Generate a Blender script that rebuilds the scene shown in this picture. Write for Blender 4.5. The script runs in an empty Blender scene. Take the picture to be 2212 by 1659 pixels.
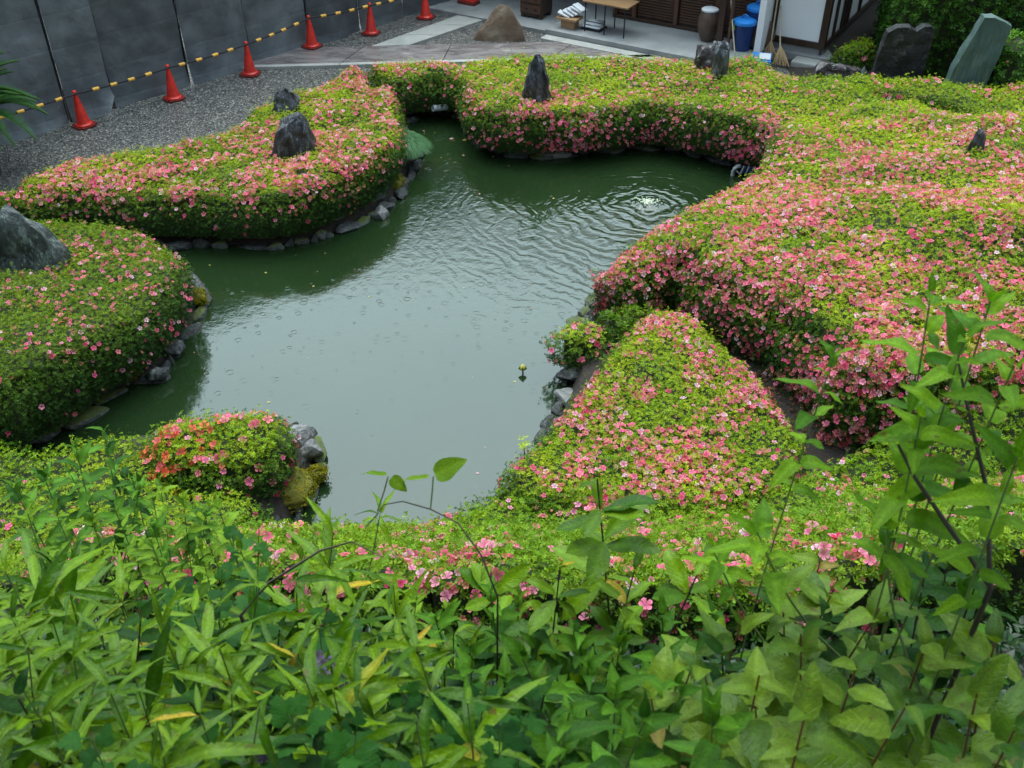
import bpy, bmesh, math, random
import numpy as np
from mathutils import Vector, Matrix, noise as mnoise

# ------------------------------------------------------------------ camera, sky, sun, exposure
TH = math.radians(37.5); FPX = 2174.0; PCX, PCY = 1106.0, 829.5; CAMH = 8.35
scene = bpy.context.scene
cam_d = bpy.data.cameras.new('camera'); cam = bpy.data.objects.new('camera', cam_d)
scene.collection.objects.link(cam); scene.camera = cam
cam.location = (0, 0, CAMH); cam.rotation_euler = (math.pi/2 - TH, 0, 0)
cam_d.sensor_width = 17.3; cam_d.lens = 17.3*FPX/2212.0; cam_d.clip_end = 2000; cam_d.clip_start = 0.05
cam_d.dof.use_dof = True; cam_d.dof.focus_distance = 9.5; cam_d.dof.aperture_fstop = 4.5

SUN_EL, SUN_AZ = math.radians(70), math.radians(352)
world = bpy.data.worlds.new('World'); scene.world = world; world.use_nodes = True
wn = world.node_tree
sky = wn.nodes.new('ShaderNodeTexSky'); sky.sky_type = 'NISHITA'; sky.sun_disc = False
sky.sun_elevation = SUN_EL; sky.sun_rotation = SUN_AZ; sky.dust_density = 6.0; sky.air_density = 1.0; sky.ozone_density = 2.0
hs = wn.nodes.new('ShaderNodeHueSaturation'); hs.inputs['Saturation'].default_value = 0.8
wn.links.new(sky.outputs[0], hs.inputs['Color'])
bg = wn.nodes['Background']; bg.inputs['Strength'].default_value = 0.15
ov = wn.nodes.new('ShaderNodeMixRGB'); ov.inputs['Fac'].default_value = 0.42      # even cloud cover veils most of the clear sky
wn.links.new(hs.outputs[0], ov.inputs['Color1']); ov.inputs['Color2'].default_value = (2.8, 3.8, 4.3, 1)
wn.links.new(ov.outputs[0], bg.inputs['Color'])
sl = bpy.data.lights.new('sun', 'SUN'); sl.energy = 2.1; sl.angle = math.radians(80); sl.color = (0.67, 0.93, 1.0)
sun = bpy.data.objects.new('sun', sl); scene.collection.objects.link(sun)
_sd = Vector((math.sin(SUN_AZ)*math.cos(SUN_EL), math.cos(SUN_AZ)*math.cos(SUN_EL), math.sin(SUN_EL)))
sun.rotation_euler = _sd.to_track_quat('Z', 'Y').to_euler()
vs = scene.view_settings; vs.view_transform = 'Standard'; vs.look = 'None'; vs.gamma = 1.0; vs.exposure = 0.95
try: vs.use_curve_mapping = False
except Exception: pass
scene.cycles.use_denoising = True
scene.cycles.max_bounces = 5; scene.cycles.diffuse_bounces = 3; scene.cycles.glossy_bounces = 2; scene.cycles.transmission_bounces = 2; scene.cycles.transparent_max_bounces = 8
scene.cycles.caustics_reflective = False; scene.cycles.caustics_refractive = False

# ------------------------------------------------------------------ helpers
col = scene.collection
RNG = np.random.default_rng(7)
random.seed(7)

def W(px, py, z):
    """world point at height z seen at that place of the photograph"""
    u = (px-PCX)/FPX; v = (py-PCY)/FPX
    dy = math.cos(TH)-v*math.sin(TH); dz = -math.sin(TH)-v*math.cos(TH)
    t = (z-CAMH)/dz
    return Vector((u*t, dy*t, z))
def WT(px, py, t):
    u = (px-PCX)/FPX; v = (py-PCY)/FPX
    return Vector((u*t, (math.cos(TH)-v*math.sin(TH))*t, CAMH+(-math.sin(TH)-v*math.cos(TH))*t))
def PX(x, y, z):
    z = z-CAMH
    d = y*math.cos(TH)-z*math.sin(TH); up = y*math.sin(TH)+z*math.cos(TH)
    return PCX+FPX*x/d, PCY-FPX*up/d, d
def sm(a, b, x):
    t = np.clip((x-a)/(b-a), 0, 1); return t*t*(3-2*t)

def setp(o, label=None, cat=None, group=None, kind=None):
    if label: o['label'] = label
    if cat: o['category'] = cat
    if group: o['group'] = group
    if kind: o['kind'] = kind
    return o
def empty(name, loc, label, cat, group=None, rz=0.0):
    o = bpy.data.objects.new(name, None); col.objects.link(o)
    o.location = loc; o.rotation_euler = (0, 0, rz); o.empty_display_size = 0.1
    return setp(o, label, cat, group)
def link(name, me, parent=None, loc=None, mat=None, rot=None, scale=None):
    o = bpy.data.objects.new(name, me); col.objects.link(o)
    if parent is not None: o.parent = parent
    if loc is not None: o.location = loc
    if rot is not None: o.rotation_euler = rot
    if scale is not None: o.scale = scale
    if mat is not None and len(me.materials) == 0: me.materials.append(mat)
    return o
def bm_mesh(name, bm, mat=None, smooth=False):
    me = bpy.data.meshes.new(name); bm.normal_update(); bm.to_mesh(me); bm.free()
    if mat is not None: me.materials.append(mat)
    if smooth: me.polygons.foreach_set('use_smooth', [True]*len(me.polygons))
    return me
def bulk(name, V, F, colors=None, mat=None, smooth=True):
    """V (n,3), F (m,k) -> mesh; colors per vertex"""
    V = np.asarray(V, np.float32); F = np.asarray(F, np.int32); k = F.shape[1]
    me = bpy.data.meshes.new(name)
    me.vertices.add(len(V)); me.vertices.foreach_set('co', V.ravel())
    me.loops.add(F.size); me.loops.foreach_set('vertex_index', F.ravel())
    me.polygons.add(len(F))
    me.polygons.foreach_set('loop_start', np.arange(0, F.size, k, dtype=np.int32))
    if smooth: me.polygons.foreach_set('use_smooth', np.ones(len(F), bool))
    if colors is not None:
        a = me.color_attributes.new('col', 'FLOAT_COLOR', 'POINT')
        c = np.ones((len(V), 4), np.float32); c[:, :3] = colors; a.data.foreach_set('color', c.ravel())
    if mat is not None: me.materials.append(mat)
    me.update(calc_edges=True); me.validate()
    return me
def frames(nrm, rng, tilt=0.0):
    """random frames (N,3,3), columns x,y,z with z about the normal"""
    n = nrm+tilt*rng.normal(size=nrm.shape); n /= np.linalg.norm(n, axis=1, keepdims=True)
    r = rng.normal(size=n.shape); x = r-(r*n).sum(1, keepdims=True)*n; x /= np.linalg.norm(x, axis=1, keepdims=True)
    y = np.cross(n, x)
    return np.stack([x, y, n], axis=2)
def stamp(tv, tf, pos, fr, scale):
    """template verts (n,3) stamped N times"""
    v = np.einsum('nij,kj->nki', fr, tv)*scale[:, None, None]+pos[:, None, :]
    N, k = v.shape[:2]
    f = (tf[None]+(np.arange(N)*k)[:, None, None]).reshape(-1, tf.shape[1])
    return v.reshape(-1, 3), f
_lat = np.random.default_rng(3).random((64, 64))
def vnoise(x, y):
    xi = np.floor(x).astype(int); yi = np.floor(y).astype(int); fx = x-xi; fy = y-yi
    fx = fx*fx*(3-2*fx); fy = fy*fy*(3-2*fy)
    g = lambda a, b: _lat[a % 64, b % 64]
    return (g(xi, yi)*(1-fx)+g(xi+1, yi)*fx)*(1-fy)+(g(xi, yi+1)*(1-fx)+g(xi+1, yi+1)*fx)*fy
def fbm(x, y, o=3):
    s = 0; a = 0.5
    for i in range(o): s = s+a*vnoise(x+17.3*i, y-9.1*i); x = x*2.03; y = y*2.03; a *= 0.5
    return s/(1-0.5**o)
def smooth_poly(pts, per=4):
    P = np.array([(p[0], p[1]) for p in pts], float); n = len(P); out = []
    for i in range(n):
        p0, p1, p2, p3 = P[i-1], P[i], P[(i+1) % n], P[(i+2) % n]
        for j in range(per):
            t = j/per
            out.append(0.5*((2*p1)+(-p0+p2)*t+(2*p0-5*p1+4*p2-p3)*t*t+(-p0+3*p1-3*p2+p3)*t**3))
    return np.array(out)
def sdist(poly, x, y):
    """signed distance, positive inside"""
    x = np.asarray(x, float); y = np.asarray(y, float); sh = x.shape; x = x.ravel(); y = y.ravel()
    d = np.full(x.shape, 1e9); ins = np.zeros(x.shape, bool); n = len(poly)
    for i in range(n):
        ax, ay = poly[i]; bx, by = poly[(i+1) % n]
        ex, ey = bx-ax, by-ay; L = ex*ex+ey*ey+1e-12
        t = np.clip(((x-ax)*ex+(y-ay)*ey)/L, 0, 1)
        d = np.minimum(d, (x-ax-t*ex)**2+(y-ay-t*ey)**2)
        c = ((ay > y) != (by > y))
        with np.errstate(divide='ignore', invalid='ignore'):
            xi = ax+(y-ay)*ex/(by-ay if by != ay else 1e-12)
        ins ^= c & (x < xi)
    d = np.sqrt(d)
    return np.where(ins, d, -d).reshape(sh)

# ------------------------------------------------------------------ materials
def nd(nt, t, ins=None, **kw):
    n = nt.nodes.new(t)
    for k, v in kw.items(): setattr(n, k, v)
    for k, v in (ins or {}).items():
        s = n.inputs[k]
        if hasattr(v, 'is_output'): nt.links.new(v, s)
        else:
            if s.type == 'RGBA' and len(v) == 3: v = (*v, 1)
            s.default_value = v
    return n
def newmat(name):
    m = bpy.data.materials.new(name); m.use_nodes = True; nt = m.node_tree
    return m, nt, nt.nodes['Principled BSDF']
def mth(nt, op, a, b=None, c=None):
    ins = {0: a}
    if b is not None: ins[1] = b
    if c is not None: ins[2] = c
    return nd(nt, 'ShaderNodeMath', ins, operation=op).outputs[0]
def mixc(nt, f, a, b, mode='MIX'):
    return nd(nt, 'ShaderNodeMixRGB', {'Fac': f, 'Color1': a, 'Color2': b}, blend_type=mode).outputs[0]
def ramp(nt, f, stops):
    r = nt.nodes.new('ShaderNodeValToRGB'); nt.links.new(f, r.inputs[0]); e = r.color_ramp.elements
    while len(e) < len(stops): e.new(0.5)
    for q, (p, c) in zip(e, stops): q.position = p; q.color = (*c, 1)
    return r.outputs[0]
def plain(name, c1, c2, scale=6.0, rough=0.5, bump=0.0, bscale=None, metallic=0.0, coord='Object', stretch=None, detail=6, rr=0.15, perobj=0.0):
    m, nt, b = newmat(name)
    tc = nd(nt, 'ShaderNodeTexCoord').outputs[coord]
    if stretch: tc = nd(nt, 'ShaderNodeMapping', {'Vector': tc, 'Scale': stretch}).outputs[0]
    nz = nd(nt, 'ShaderNodeTexNoise', {'Vector': tc, 'Scale': scale, 'Detail': detail, 'Roughness': 0.6})
    f = ramp(nt, nz.outputs[0], [(0.3, (0, 0, 0)), (0.7, (1, 1, 1))])
    c = mixc(nt, f, c1, c2)
    if perobj:
        oi = nd(nt, 'ShaderNodeObjectInfo').outputs['Random']
        v = mth(nt, 'MULTIPLY_ADD', oi, perobj*2, 1-perobj)
        c = nd(nt, 'ShaderNodeHueSaturation', {'Color': c, 'Value': v}).outputs[0]
    nt.links.new(c, b.inputs['Base Color'])
    nt.links.new(mth(nt, 'MULTIPLY_ADD', nz.outputs[0], rr*2, rough-rr), b.inputs['Roughness'])
    b.inputs['Metallic'].default_value = metallic
    if bump:
        n2 = nd(nt, 'ShaderNodeTexNoise', {'Vector': tc, 'Scale': bscale or scale*4, 'Detail': 8, 'Roughness': 0.65})
        bp = nd(nt, 'ShaderNodeBump', {'Height': n2.outputs[0], 'Strength': 1.0, 'Distance': bump})
        nt.links.new(bp.outputs[0], b.inputs['Normal'])
    return m

def leafy(name, rough=0.42, trans=0.3, spec=0.14, tint=1.0):
    """foliage coloured by the 'col' attribute of each leaf"""
    m, nt, b = newmat(name)
    a = nd(nt, 'ShaderNodeVertexColor', layer_name='col').outputs[0]
    b.inputs['Roughness'].default_value = rough; b.inputs['Specular IOR Level'].default_value = spec
    nt.links.new(a, b.inputs['Base Color'])
    tr = nd(nt, 'ShaderNodeBsdfTranslucent', {'Color': mixc(nt, 1.0, a, (1.0, 1.0, 0.55), 'MULTIPLY')})
    mx = nd(nt, 'ShaderNodeMixShader', {0: trans, 1: b.outputs[0], 2: tr.outputs[0]})
    nt.links.new(mx.outputs[0], nt.nodes['Material Output'].inputs['Surface'])
    return m
def leafobj(name, ca, cb, cc=None, rough=0.3, trans=0.35, drops=0.0, spec=0.14):
    """leaves as single objects: colour differs from leaf to leaf, paler along the midrib (attribute)"""
    m, nt, b = newmat(name)
    r = nd(nt, 'ShaderNodeObjectInfo').outputs['Random']
    stops = [(0.0, ca), (0.85, cb)]
    if cc: stops = [(0.0, ca), (0.75, cb), (0.965, cb), (0.985, cc)]
    c = ramp(nt, r, stops)
    a = nd(nt, 'ShaderNodeVertexColor', layer_name='col').outputs[0]
    c = mixc(nt, 1.0, c, a, 'MULTIPLY')
    tc = nd(nt, 'ShaderNodeTexCoord').outputs['Object']
    nz = nd(nt, 'ShaderNodeTexNoise', {'Vector': tc, 'Scale': 22.0, 'Detail': 4.0})
    c = mixc(nt, 0.45, c, mixc(nt, 1.0, c, ramp(nt, nz.outputs[0], [(0.3, (0.55, 0.55, 0.5)), (0.7, (1.3, 1.3, 1.2))]), 'MULTIPLY'))
    # side veins running forward from the midrib, and brown age spots on some leaves
    sx = nd(nt, 'ShaderNodeSeparateXYZ', {0: tc})
    vein = mth(nt, 'ABSOLUTE', mth(nt, 'SINE', mth(nt, 'MULTIPLY', mth(nt, 'SUBTRACT', sx.outputs[0], mth(nt, 'MULTIPLY', mth(nt, 'ABSOLUTE', sx.outputs[1]), 1.1)), 24.0)))
    c = mixc(nt, mth(nt, 'MULTIPLY', mth(nt, 'LESS_THAN', vein, 0.16), 0.28), c, mixc(nt, 1.0, c, (1.5, 1.4, 1.5), 'MULTIPLY'))
    sp = nd(nt, 'ShaderNodeTexNoise', {'Vector': nd(nt, 'ShaderNodeVectorMath', {0: tc, 1: nd(nt, 'ShaderNodeCombineXYZ', {0: mth(nt, 'MULTIPLY', r, 50.0)}).outputs[0]}, operation='ADD').outputs[0], 'Scale': 7.0, 'Detail': 3.0})
    c = mixc(nt, ramp(nt, sp.outputs[0], [(0.66, (0, 0, 0)), (0.70, (0.75,)*3)]), c, (0.16, 0.11, 0.03))
    nt.links.new(c, b.inputs['Base Color'])
    b.inputs['Roughness'].default_value = rough; b.inputs['Specular IOR Level'].default_value = spec
    vo = nd(nt, 'ShaderNodeTexVoronoi', {'Vector': tc, 'Scale': 160.0}, feature='F1')
    drop = mth(nt, 'MULTIPLY', mth(nt, 'MAXIMUM', mth(nt, 'SUBTRACT', 0.22, vo.outputs['Distance']), 0.0), 1.0 if drops else 0.0)
    hb = mth(nt, 'ADD', mth(nt, 'ADD', mth(nt, 'MULTIPLY', nz.outputs[0], 0.0016), mth(nt, 'MULTIPLY', mth(nt, 'MINIMUM', vein, 0.4), 0.0012)), mth(nt, 'MULTIPLY', drop, 0.012*max(drops, .001)))
    bp = nd(nt, 'ShaderNodeBump', {'Height': hb, 'Strength': 0.9, 'Distance': 1.0})
    nt.links.new(bp.outputs[0], b.inputs['Normal'])
    tr = nd(nt, 'ShaderNodeBsdfTranslucent', {'Color': mixc(nt, 1.0, c, (1.0, 1.0, 0.5), 'MULTIPLY')})
    mx = nd(nt, 'ShaderNodeMixShader', {0: trans, 1: b.outputs[0], 2: tr.outputs[0]})
    nt.links.new(mx.outputs[0], nt.nodes['Material Output'].inputs['Surface'])
    return m

def stone_mat(name, c1, c2, c3, scale=3.0, rough=0.4, lichen=0.0, lcol=(0.28, 0.33, 0.27), moss=0.0, streak=None):
    m, nt, b = newmat(name)
    tc = nd(nt, 'ShaderNodeTexCoord').outputs['Object']
    oi = nd(nt, 'ShaderNodeObjectInfo').outputs['Random']
    off = nd(nt, 'ShaderNodeCombineXYZ', {0: mth(nt, 'MULTIPLY', oi, 40.0), 1: mth(nt, 'MULTIPLY', oi, 17.0)}).outputs[0]
    p = nd(nt, 'ShaderNodeVectorMath', {0: tc, 1: off}, operation='ADD').outputs[0]
    if streak: p = nd(nt, 'ShaderNodeMapping', {'Vector': p, 'Scale': streak}).outputs[0]
    n1 = nd(nt, 'ShaderNodeTexNoise', {'Vector': p, 'Scale': scale, 'Detail': 8.0, 'Roughness': 0.65, 'Distortion': 0.15})
    n2 = nd(nt, 'ShaderNodeTexNoise', {'Vector': p, 'Scale': scale*5, 'Detail': 6.0, 'Roughness': 0.7})
    c = ramp(nt, n1.outputs[0], [(0.3, c1), (0.52, c2), (0.72, c3)])
    c = mixc(nt, 0.35, c, mixc(nt, 1.0, c, ramp(nt, n2.outputs[0], [(0.3, (0.4, 0.4, 0.4)), (0.7, (1.6, 1.6, 1.6))]), 'MULTIPLY'))
    v = mth(nt, 'MULTIPLY_ADD', oi, 0.6, 0.7)
    c = nd(nt, 'ShaderNodeHueSaturation', {'Color': c, 'Value': v}).outputs[0]
    if lichen:
        vo = nd(nt, 'ShaderNodeTexNoise', {'Vector': p, 'Scale': scale*2.2, 'Detail': 9.0, 'Roughness': 0.75, 'Distortion': 0.2})
        c = mixc(nt, ramp(nt, vo.outputs[0], [(0.56-0.1*lichen, (0, 0, 0)), (0.68-0.1*lichen, (1, 1, 1))]), c, lcol)
    if moss:
        nm = nd(nt, 'ShaderNodeNewGeometry').outputs['Normal']
        up = nd(nt, 'ShaderNodeSeparateXYZ', {0: nm}).outputs[2]
        n3 = nd(nt, 'ShaderNodeTexNoise', {'Vector': p, 'Scale': scale*1.3, 'Detail': 5.0})
        f = mth(nt, 'MULTIPLY', mth(nt, 'MAXIMUM', up, 0.0), n3.outputs[0])
        c = mixc(nt, ramp(nt, f, [(0.5-0.15*moss, (0, 0, 0)), (0.6-0.15*moss, (1, 1, 1))]), c, (0.09, 0.12, 0.015))
    nt.links.new(c, b.inputs['Base Color'])
    nt.links.new(ramp(nt, n2.outputs[0], [(0.3, (rough-0.2,)*3), (0.7, (rough+0.2,)*3)]), b.inputs['Roughness'])
    bp = nd(nt, 'ShaderNodeBump', {'Height': mth(nt, 'ADD', n1.outputs[0], mth(nt, 'MULTIPLY', n2.outputs[0], 0.4)), 'Strength': 1.0, 'Distance': 0.04})
    nt.links.new(bp.outputs[0], b.inputs['Normal'])
    return m

M_AZ = leafy('azalea_leaf', 0.38, 0.30)
M_AZCORE = plain('azalea_twigs', (0.018, 0.032, 0.008), (0.045, 0.055, 0.014), 14, 0.9, 0.03)
M_PETAL = leafy('petal', 0.5, 0.35, 0.3)
M_STONE = stone_mat('shore_stone', (0.015, 0.015, 0.017), (0.045, 0.046, 0.048), (0.12, 0.12, 0.115), 4.0, 0.32, 0.45, (0.2, 0.22, 0.19))
M_STONEMOSS = stone_mat('mossy_shore_stone', (0.03, 0.03, 0.028), (0.08, 0.08, 0.075), (0.16, 0.155, 0.14), 4.0, 0.45, 0.4, moss=1.0)
M_DARKROCK = stone_mat('dark_wet_rock', (0.016, 0.017, 0.020), (0.045, 0.048, 0.055), (0.12, 0.125, 0.14), 3.0, 0.3, 0.35, (0.22, 0.24, 0.27), streak=(2.2, 2.2, 0.6))  # bluish pale patches put wet reflections into the rock colour
M_GREYROCK = stone_mat('green_grey_rock', (0.020, 0.026, 0.024), (0.06, 0.072, 0.068), (0.13, 0.15, 0.14), 3.4, 0.45, 0.5, (0.17, 0.22, 0.19), streak=(1.5, 1.5, 0.7))
M_GREENSLAB = stone_mat('green_schist', (0.05, 0.085, 0.08), (0.075, 0.125, 0.115), (0.12, 0.17, 0.15), 2.2, 0.45, 0.2, (0.16, 0.2, 0.12), streak=(3.0, 3.0, 0.35))
M_BLACKSLAB = stone_mat('black_slate', (0.010, 0.010, 0.012), (0.02, 0.02, 0.023), (0.05, 0.05, 0.056), 3.0, 0.4, 0.1, (0.1, 0.1, 0.11))
M_BROWNROCK = stone_mat('brown_boulder', (0.09, 0.05, 0.03), (0.16, 0.105, 0.065), (0.22, 0.17, 0.115), 2.0, 0.6, 0.0)
M_PURPLEROCK = stone_mat('purple_rock', (0.02, 0.014, 0.016), (0.045, 0.032, 0.036), (0.09, 0.075, 0.08), 3.0, 0.35, 0.1)
M_MOSS = plain('moss', (0.13, 0.14, 0.01), (0.24, 0.20, 0.02), 9, 0.85, 0.03, 60)
M_BARK = plain('bark', (0.03, 0.022, 0.016), (0.08, 0.06, 0.045), 10, 0.8, 0.02, 30)
M_WOOD = plain('dark_wood', (0.022, 0.012, 0.008), (0.055, 0.028, 0.017), 3, 0.45, 0.003, 20, stretch=(6, 6, 0.6))
M_WOODRED = plain('red_brown_wood', (0.06, 0.027, 0.015), (0.11, 0.05, 0.028), 3, 0.5, 0.003, 20, stretch=(6, 6, 0.6))
M_WOODTAN = plain('tan_wood', (0.22, 0.12, 0.055), (0.32, 0.19, 0.09), 3, 0.45, 0.002, 20, stretch=(0.6, 6, 6))
M_CONC = plain('concrete', (0.20, 0.205, 0.205), (0.30, 0.305, 0.30), 2.0, 0.5, 0.004, 40, rr=0.2)
M_CONCPALE = plain('pale_concrete', (0.29, 0.29, 0.27), (0.40, 0.39, 0.36), 3.0, 0.5, 0.003, 50)
M_PLASTER = plain('white_plaster', (0.80, 0.81, 0.82), (0.88, 0.89, 0.89), 1.5, 0.8, 0.001, 60)
M_RED = plain('red_plastic', (0.50, 0.020, 0.012), (0.80, 0.040, 0.024), 6, 0.35, 0.0, rr=0.1, perobj=0.12)
M_REDDARK = plain('red_rubber', (0.10, 0.010, 0.008), (0.2, 0.02, 0.015), 8, 0.5)
M_YEL = plain('yellow_sleeve', (0.75, 0.36, 0.04), (0.85, 0.48, 0.08), 10, 0.4, perobj=0.08)
M_BLACK = plain('black_rope', (0.010, 0.010, 0.013), (0.025, 0.025, 0.03), 30, 0.7)
M_BLUE = plain('blue_plastic', (0.02, 0.20, 0.62), (0.03, 0.26, 0.72), 4, 0.35, rr=0.05)
M_NAVY = plain('navy_plastic', (0.008, 0.03, 0.13), (0.012, 0.045, 0.18), 4, 0.3, rr=0.05)
M_STEEL = plain('dark_steel', (0.02, 0.024, 0.03), (0.04, 0.045, 0.055), 12, 0.35, metallic=0.6)
M_STRAW = plain('straw', (0.30, 0.20, 0.10), (0.45, 0.32, 0.17), 20, 0.8, 0.004, 60, stretch=(1, 1, 8))
M_POLE = plain('bamboo_pole', (0.42, 0.33, 0.22), (0.55, 0.45, 0.32), 6, 0.5)
M_PAPER = plain('paper', (0.55, 0.57, 0.60), (0.72, 0.73, 0.75), 6, 0.6)
M_CARD = plain('cardboard', (0.30, 0.17, 0.08), (0.38, 0.23, 0.12), 6, 0.7)
M_PVC = plain('grey_pvc', (0.45, 0.49, 0.52), (0.66, 0.70, 0.72), 7, 0.35)
M_CLAY = plain('clay_jar', (0.06, 0.035, 0.025), (0.12, 0.075, 0.055), 5, 0.4)
M_ROOF = plain('roof_tile', (0.03, 0.033, 0.037), (0.06, 0.064, 0.07), 3, 0.4)
M_SOIL = plain('soil', (0.020, 0.015, 0.011), (0.05, 0.037, 0.027), 9, 0.9, 0.04, 40)
M_GREENBOTTLE = plain('green_plastic', (0.25, 0.5, 0.03), (0.35, 0.62, 0.05), 5, 0.35)

def tarp_mat():
    m, nt, b = newmat('tarpaulin')
    tc = nd(nt, 'ShaderNodeTexCoord').outputs['Object']
    oi = nd(nt, 'ShaderNodeObjectInfo').outputs['Random']
    n1 = nd(nt, 'ShaderNodeTexNoise', {'Vector': tc, 'Scale': 1.3, 'Detail': 8.0, 'Roughness': 0.62, 'Distortion': 0.6})
    c = ramp(nt, n1.outputs[0], [(0.3, (0.050, 0.058, 0.064)), (0.7, (0.112, 0.124, 0.132))])
    n2 = nd(nt, 'ShaderNodeTexNoise', {'Vector': tc, 'Scale': 9.0, 'Detail': 3.0})
    c = mixc(nt, ramp(nt, n2.outputs[0], [(0.70, (0, 0, 0)), (0.78, (0.55,)*3)]), c, (0.22, 0.24, 0.26))
    c = nd(nt, 'ShaderNodeHueSaturation', {'Color': c, 'Value': mth(nt, 'MULTIPLY_ADD', oi, 0.8, 0.7)}).outputs[0]
    nt.links.new(c, b.inputs['Base Color']); b.inputs['Roughness'].default_value = 0.42
    n3 = nd(nt, 'ShaderNodeTexNoise', {'Vector': tc, 'Scale': 1.7, 'Detail': 5.0, 'Distortion': 0.5})
    sx = nd(nt, 'ShaderNodeSeparateXYZ', {0: tc})
    cr = mth(nt, 'ADD', mth(nt, 'POWER', mth(nt, 'ABSOLUTE', mth(nt, 'SINE', mth(nt, 'MULTIPLY', sx.outputs[0], math.pi/.46))), .25), mth(nt, 'POWER', mth(nt, 'ABSOLUTE', mth(nt, 'SINE', mth(nt, 'MULTIPLY', sx.outputs[2], math.pi/.62))), .25))
    bp = nd(nt, 'ShaderNodeBump', {'Height': mth(nt, 'ADD', n3.outputs[0], mth(nt, 'MULTIPLY', cr, 0.16)), 'Strength': 0.9, 'Distance': 0.05})
    nt.links.new(bp.outputs[0], b.inputs['Normal'])
    return m
M_TARP = tarp_mat()

def gravel_mat():
    m, nt, b = newmat('gravel')
    tc = nd(nt, 'ShaderNodeTexCoord').outputs['Object']
    vo = nd(nt, 'ShaderNodeTexVoronoi', {'Vector': tc, 'Scale': 33.0, 'Randomness': 1.0})
    val = nd(nt, 'ShaderNodeSeparateColor', {0: vo.outputs['Color']}).outputs[0]
    c = ramp(nt, val, [(0.0, (0.028, 0.029, 0.030)), (0.35, (0.092, 0.091, 0.088)), (0.65, (0.175, 0.168, 0.152)), (0.85, (0.25, 0.225, 0.185)), (1.0, (0.45, 0.43, 0.40))])
    n1 = nd(nt, 'ShaderNodeTexNoise', {'Vector': tc, 'Scale': 0.7, 'Detail': 4.0})
    c = mixc(nt, 1.0, c, ramp(nt, n1.outputs[0], [(0.3, (0.9, 0.9, 0.91)), (0.7, (1.06, 1.05, 1.03))]), 'MULTIPLY')
    c = mixc(nt, ramp(nt, vo.outputs['Distance'], [(0.42, (0, 0, 0)), (0.75, (0.85,)*3)]), c, (0.015, 0.015, 0.015))
    nt.links.new(c, b.inputs['Base Color']); b.inputs['Roughness'].default_value = 0.38
    bp = nd(nt, 'ShaderNodeBump', {'Height': vo.outputs['Distance'], 'Strength': 0.9, 'Distance': 0.03}, invert=True)
    nt.links.new(bp.outputs[0], b.inputs['Normal'])
    return m
M_GRAVEL = gravel_mat()

def wetpath_mat():
    m, nt, b = newmat('wet_paving')
    tc = nd(nt, 'ShaderNodeTexCoord').outputs['Object']
    mp = nd(nt, 'ShaderNodeMapping', {'Vector': tc, 'Scale': (0.8, 2.2, 1)}).outputs[0]
    n1 = nd(nt, 'ShaderNodeTexNoise', {'Vector': mp, 'Scale': 1.6, 'Detail': 9.0, 'Roughness': 0.7, 'Distortion': 0.8})
    c = ramp(nt, n1.outputs[0], [(0.28, (0.085, 0.07, 0.07)), (0.5, (0.17, 0.145, 0.14)), (0.72, (0.29, 0.27, 0.26))])
    nt.links.new(c, b.inputs['Base Color'])
    nt.links.new(ramp(nt, n1.outputs[0], [(0.35, (0.12,)*3), (0.65, (0.5,)*3)]), b.inputs['Roughness'])
    n2 = nd(nt, 'ShaderNodeTexNoise', {'Vector': tc, 'Scale': 60.0, 'Detail': 4.0})
    bp = nd(nt, 'ShaderNodeBump', {'Height': n2.outputs[0], 'Strength': 0.5, 'Distance': 0.004})
    nt.links.new(bp.outputs[0], b.inputs['Normal'])
    return m
M_WETPATH = wetpath_mat()

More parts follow.
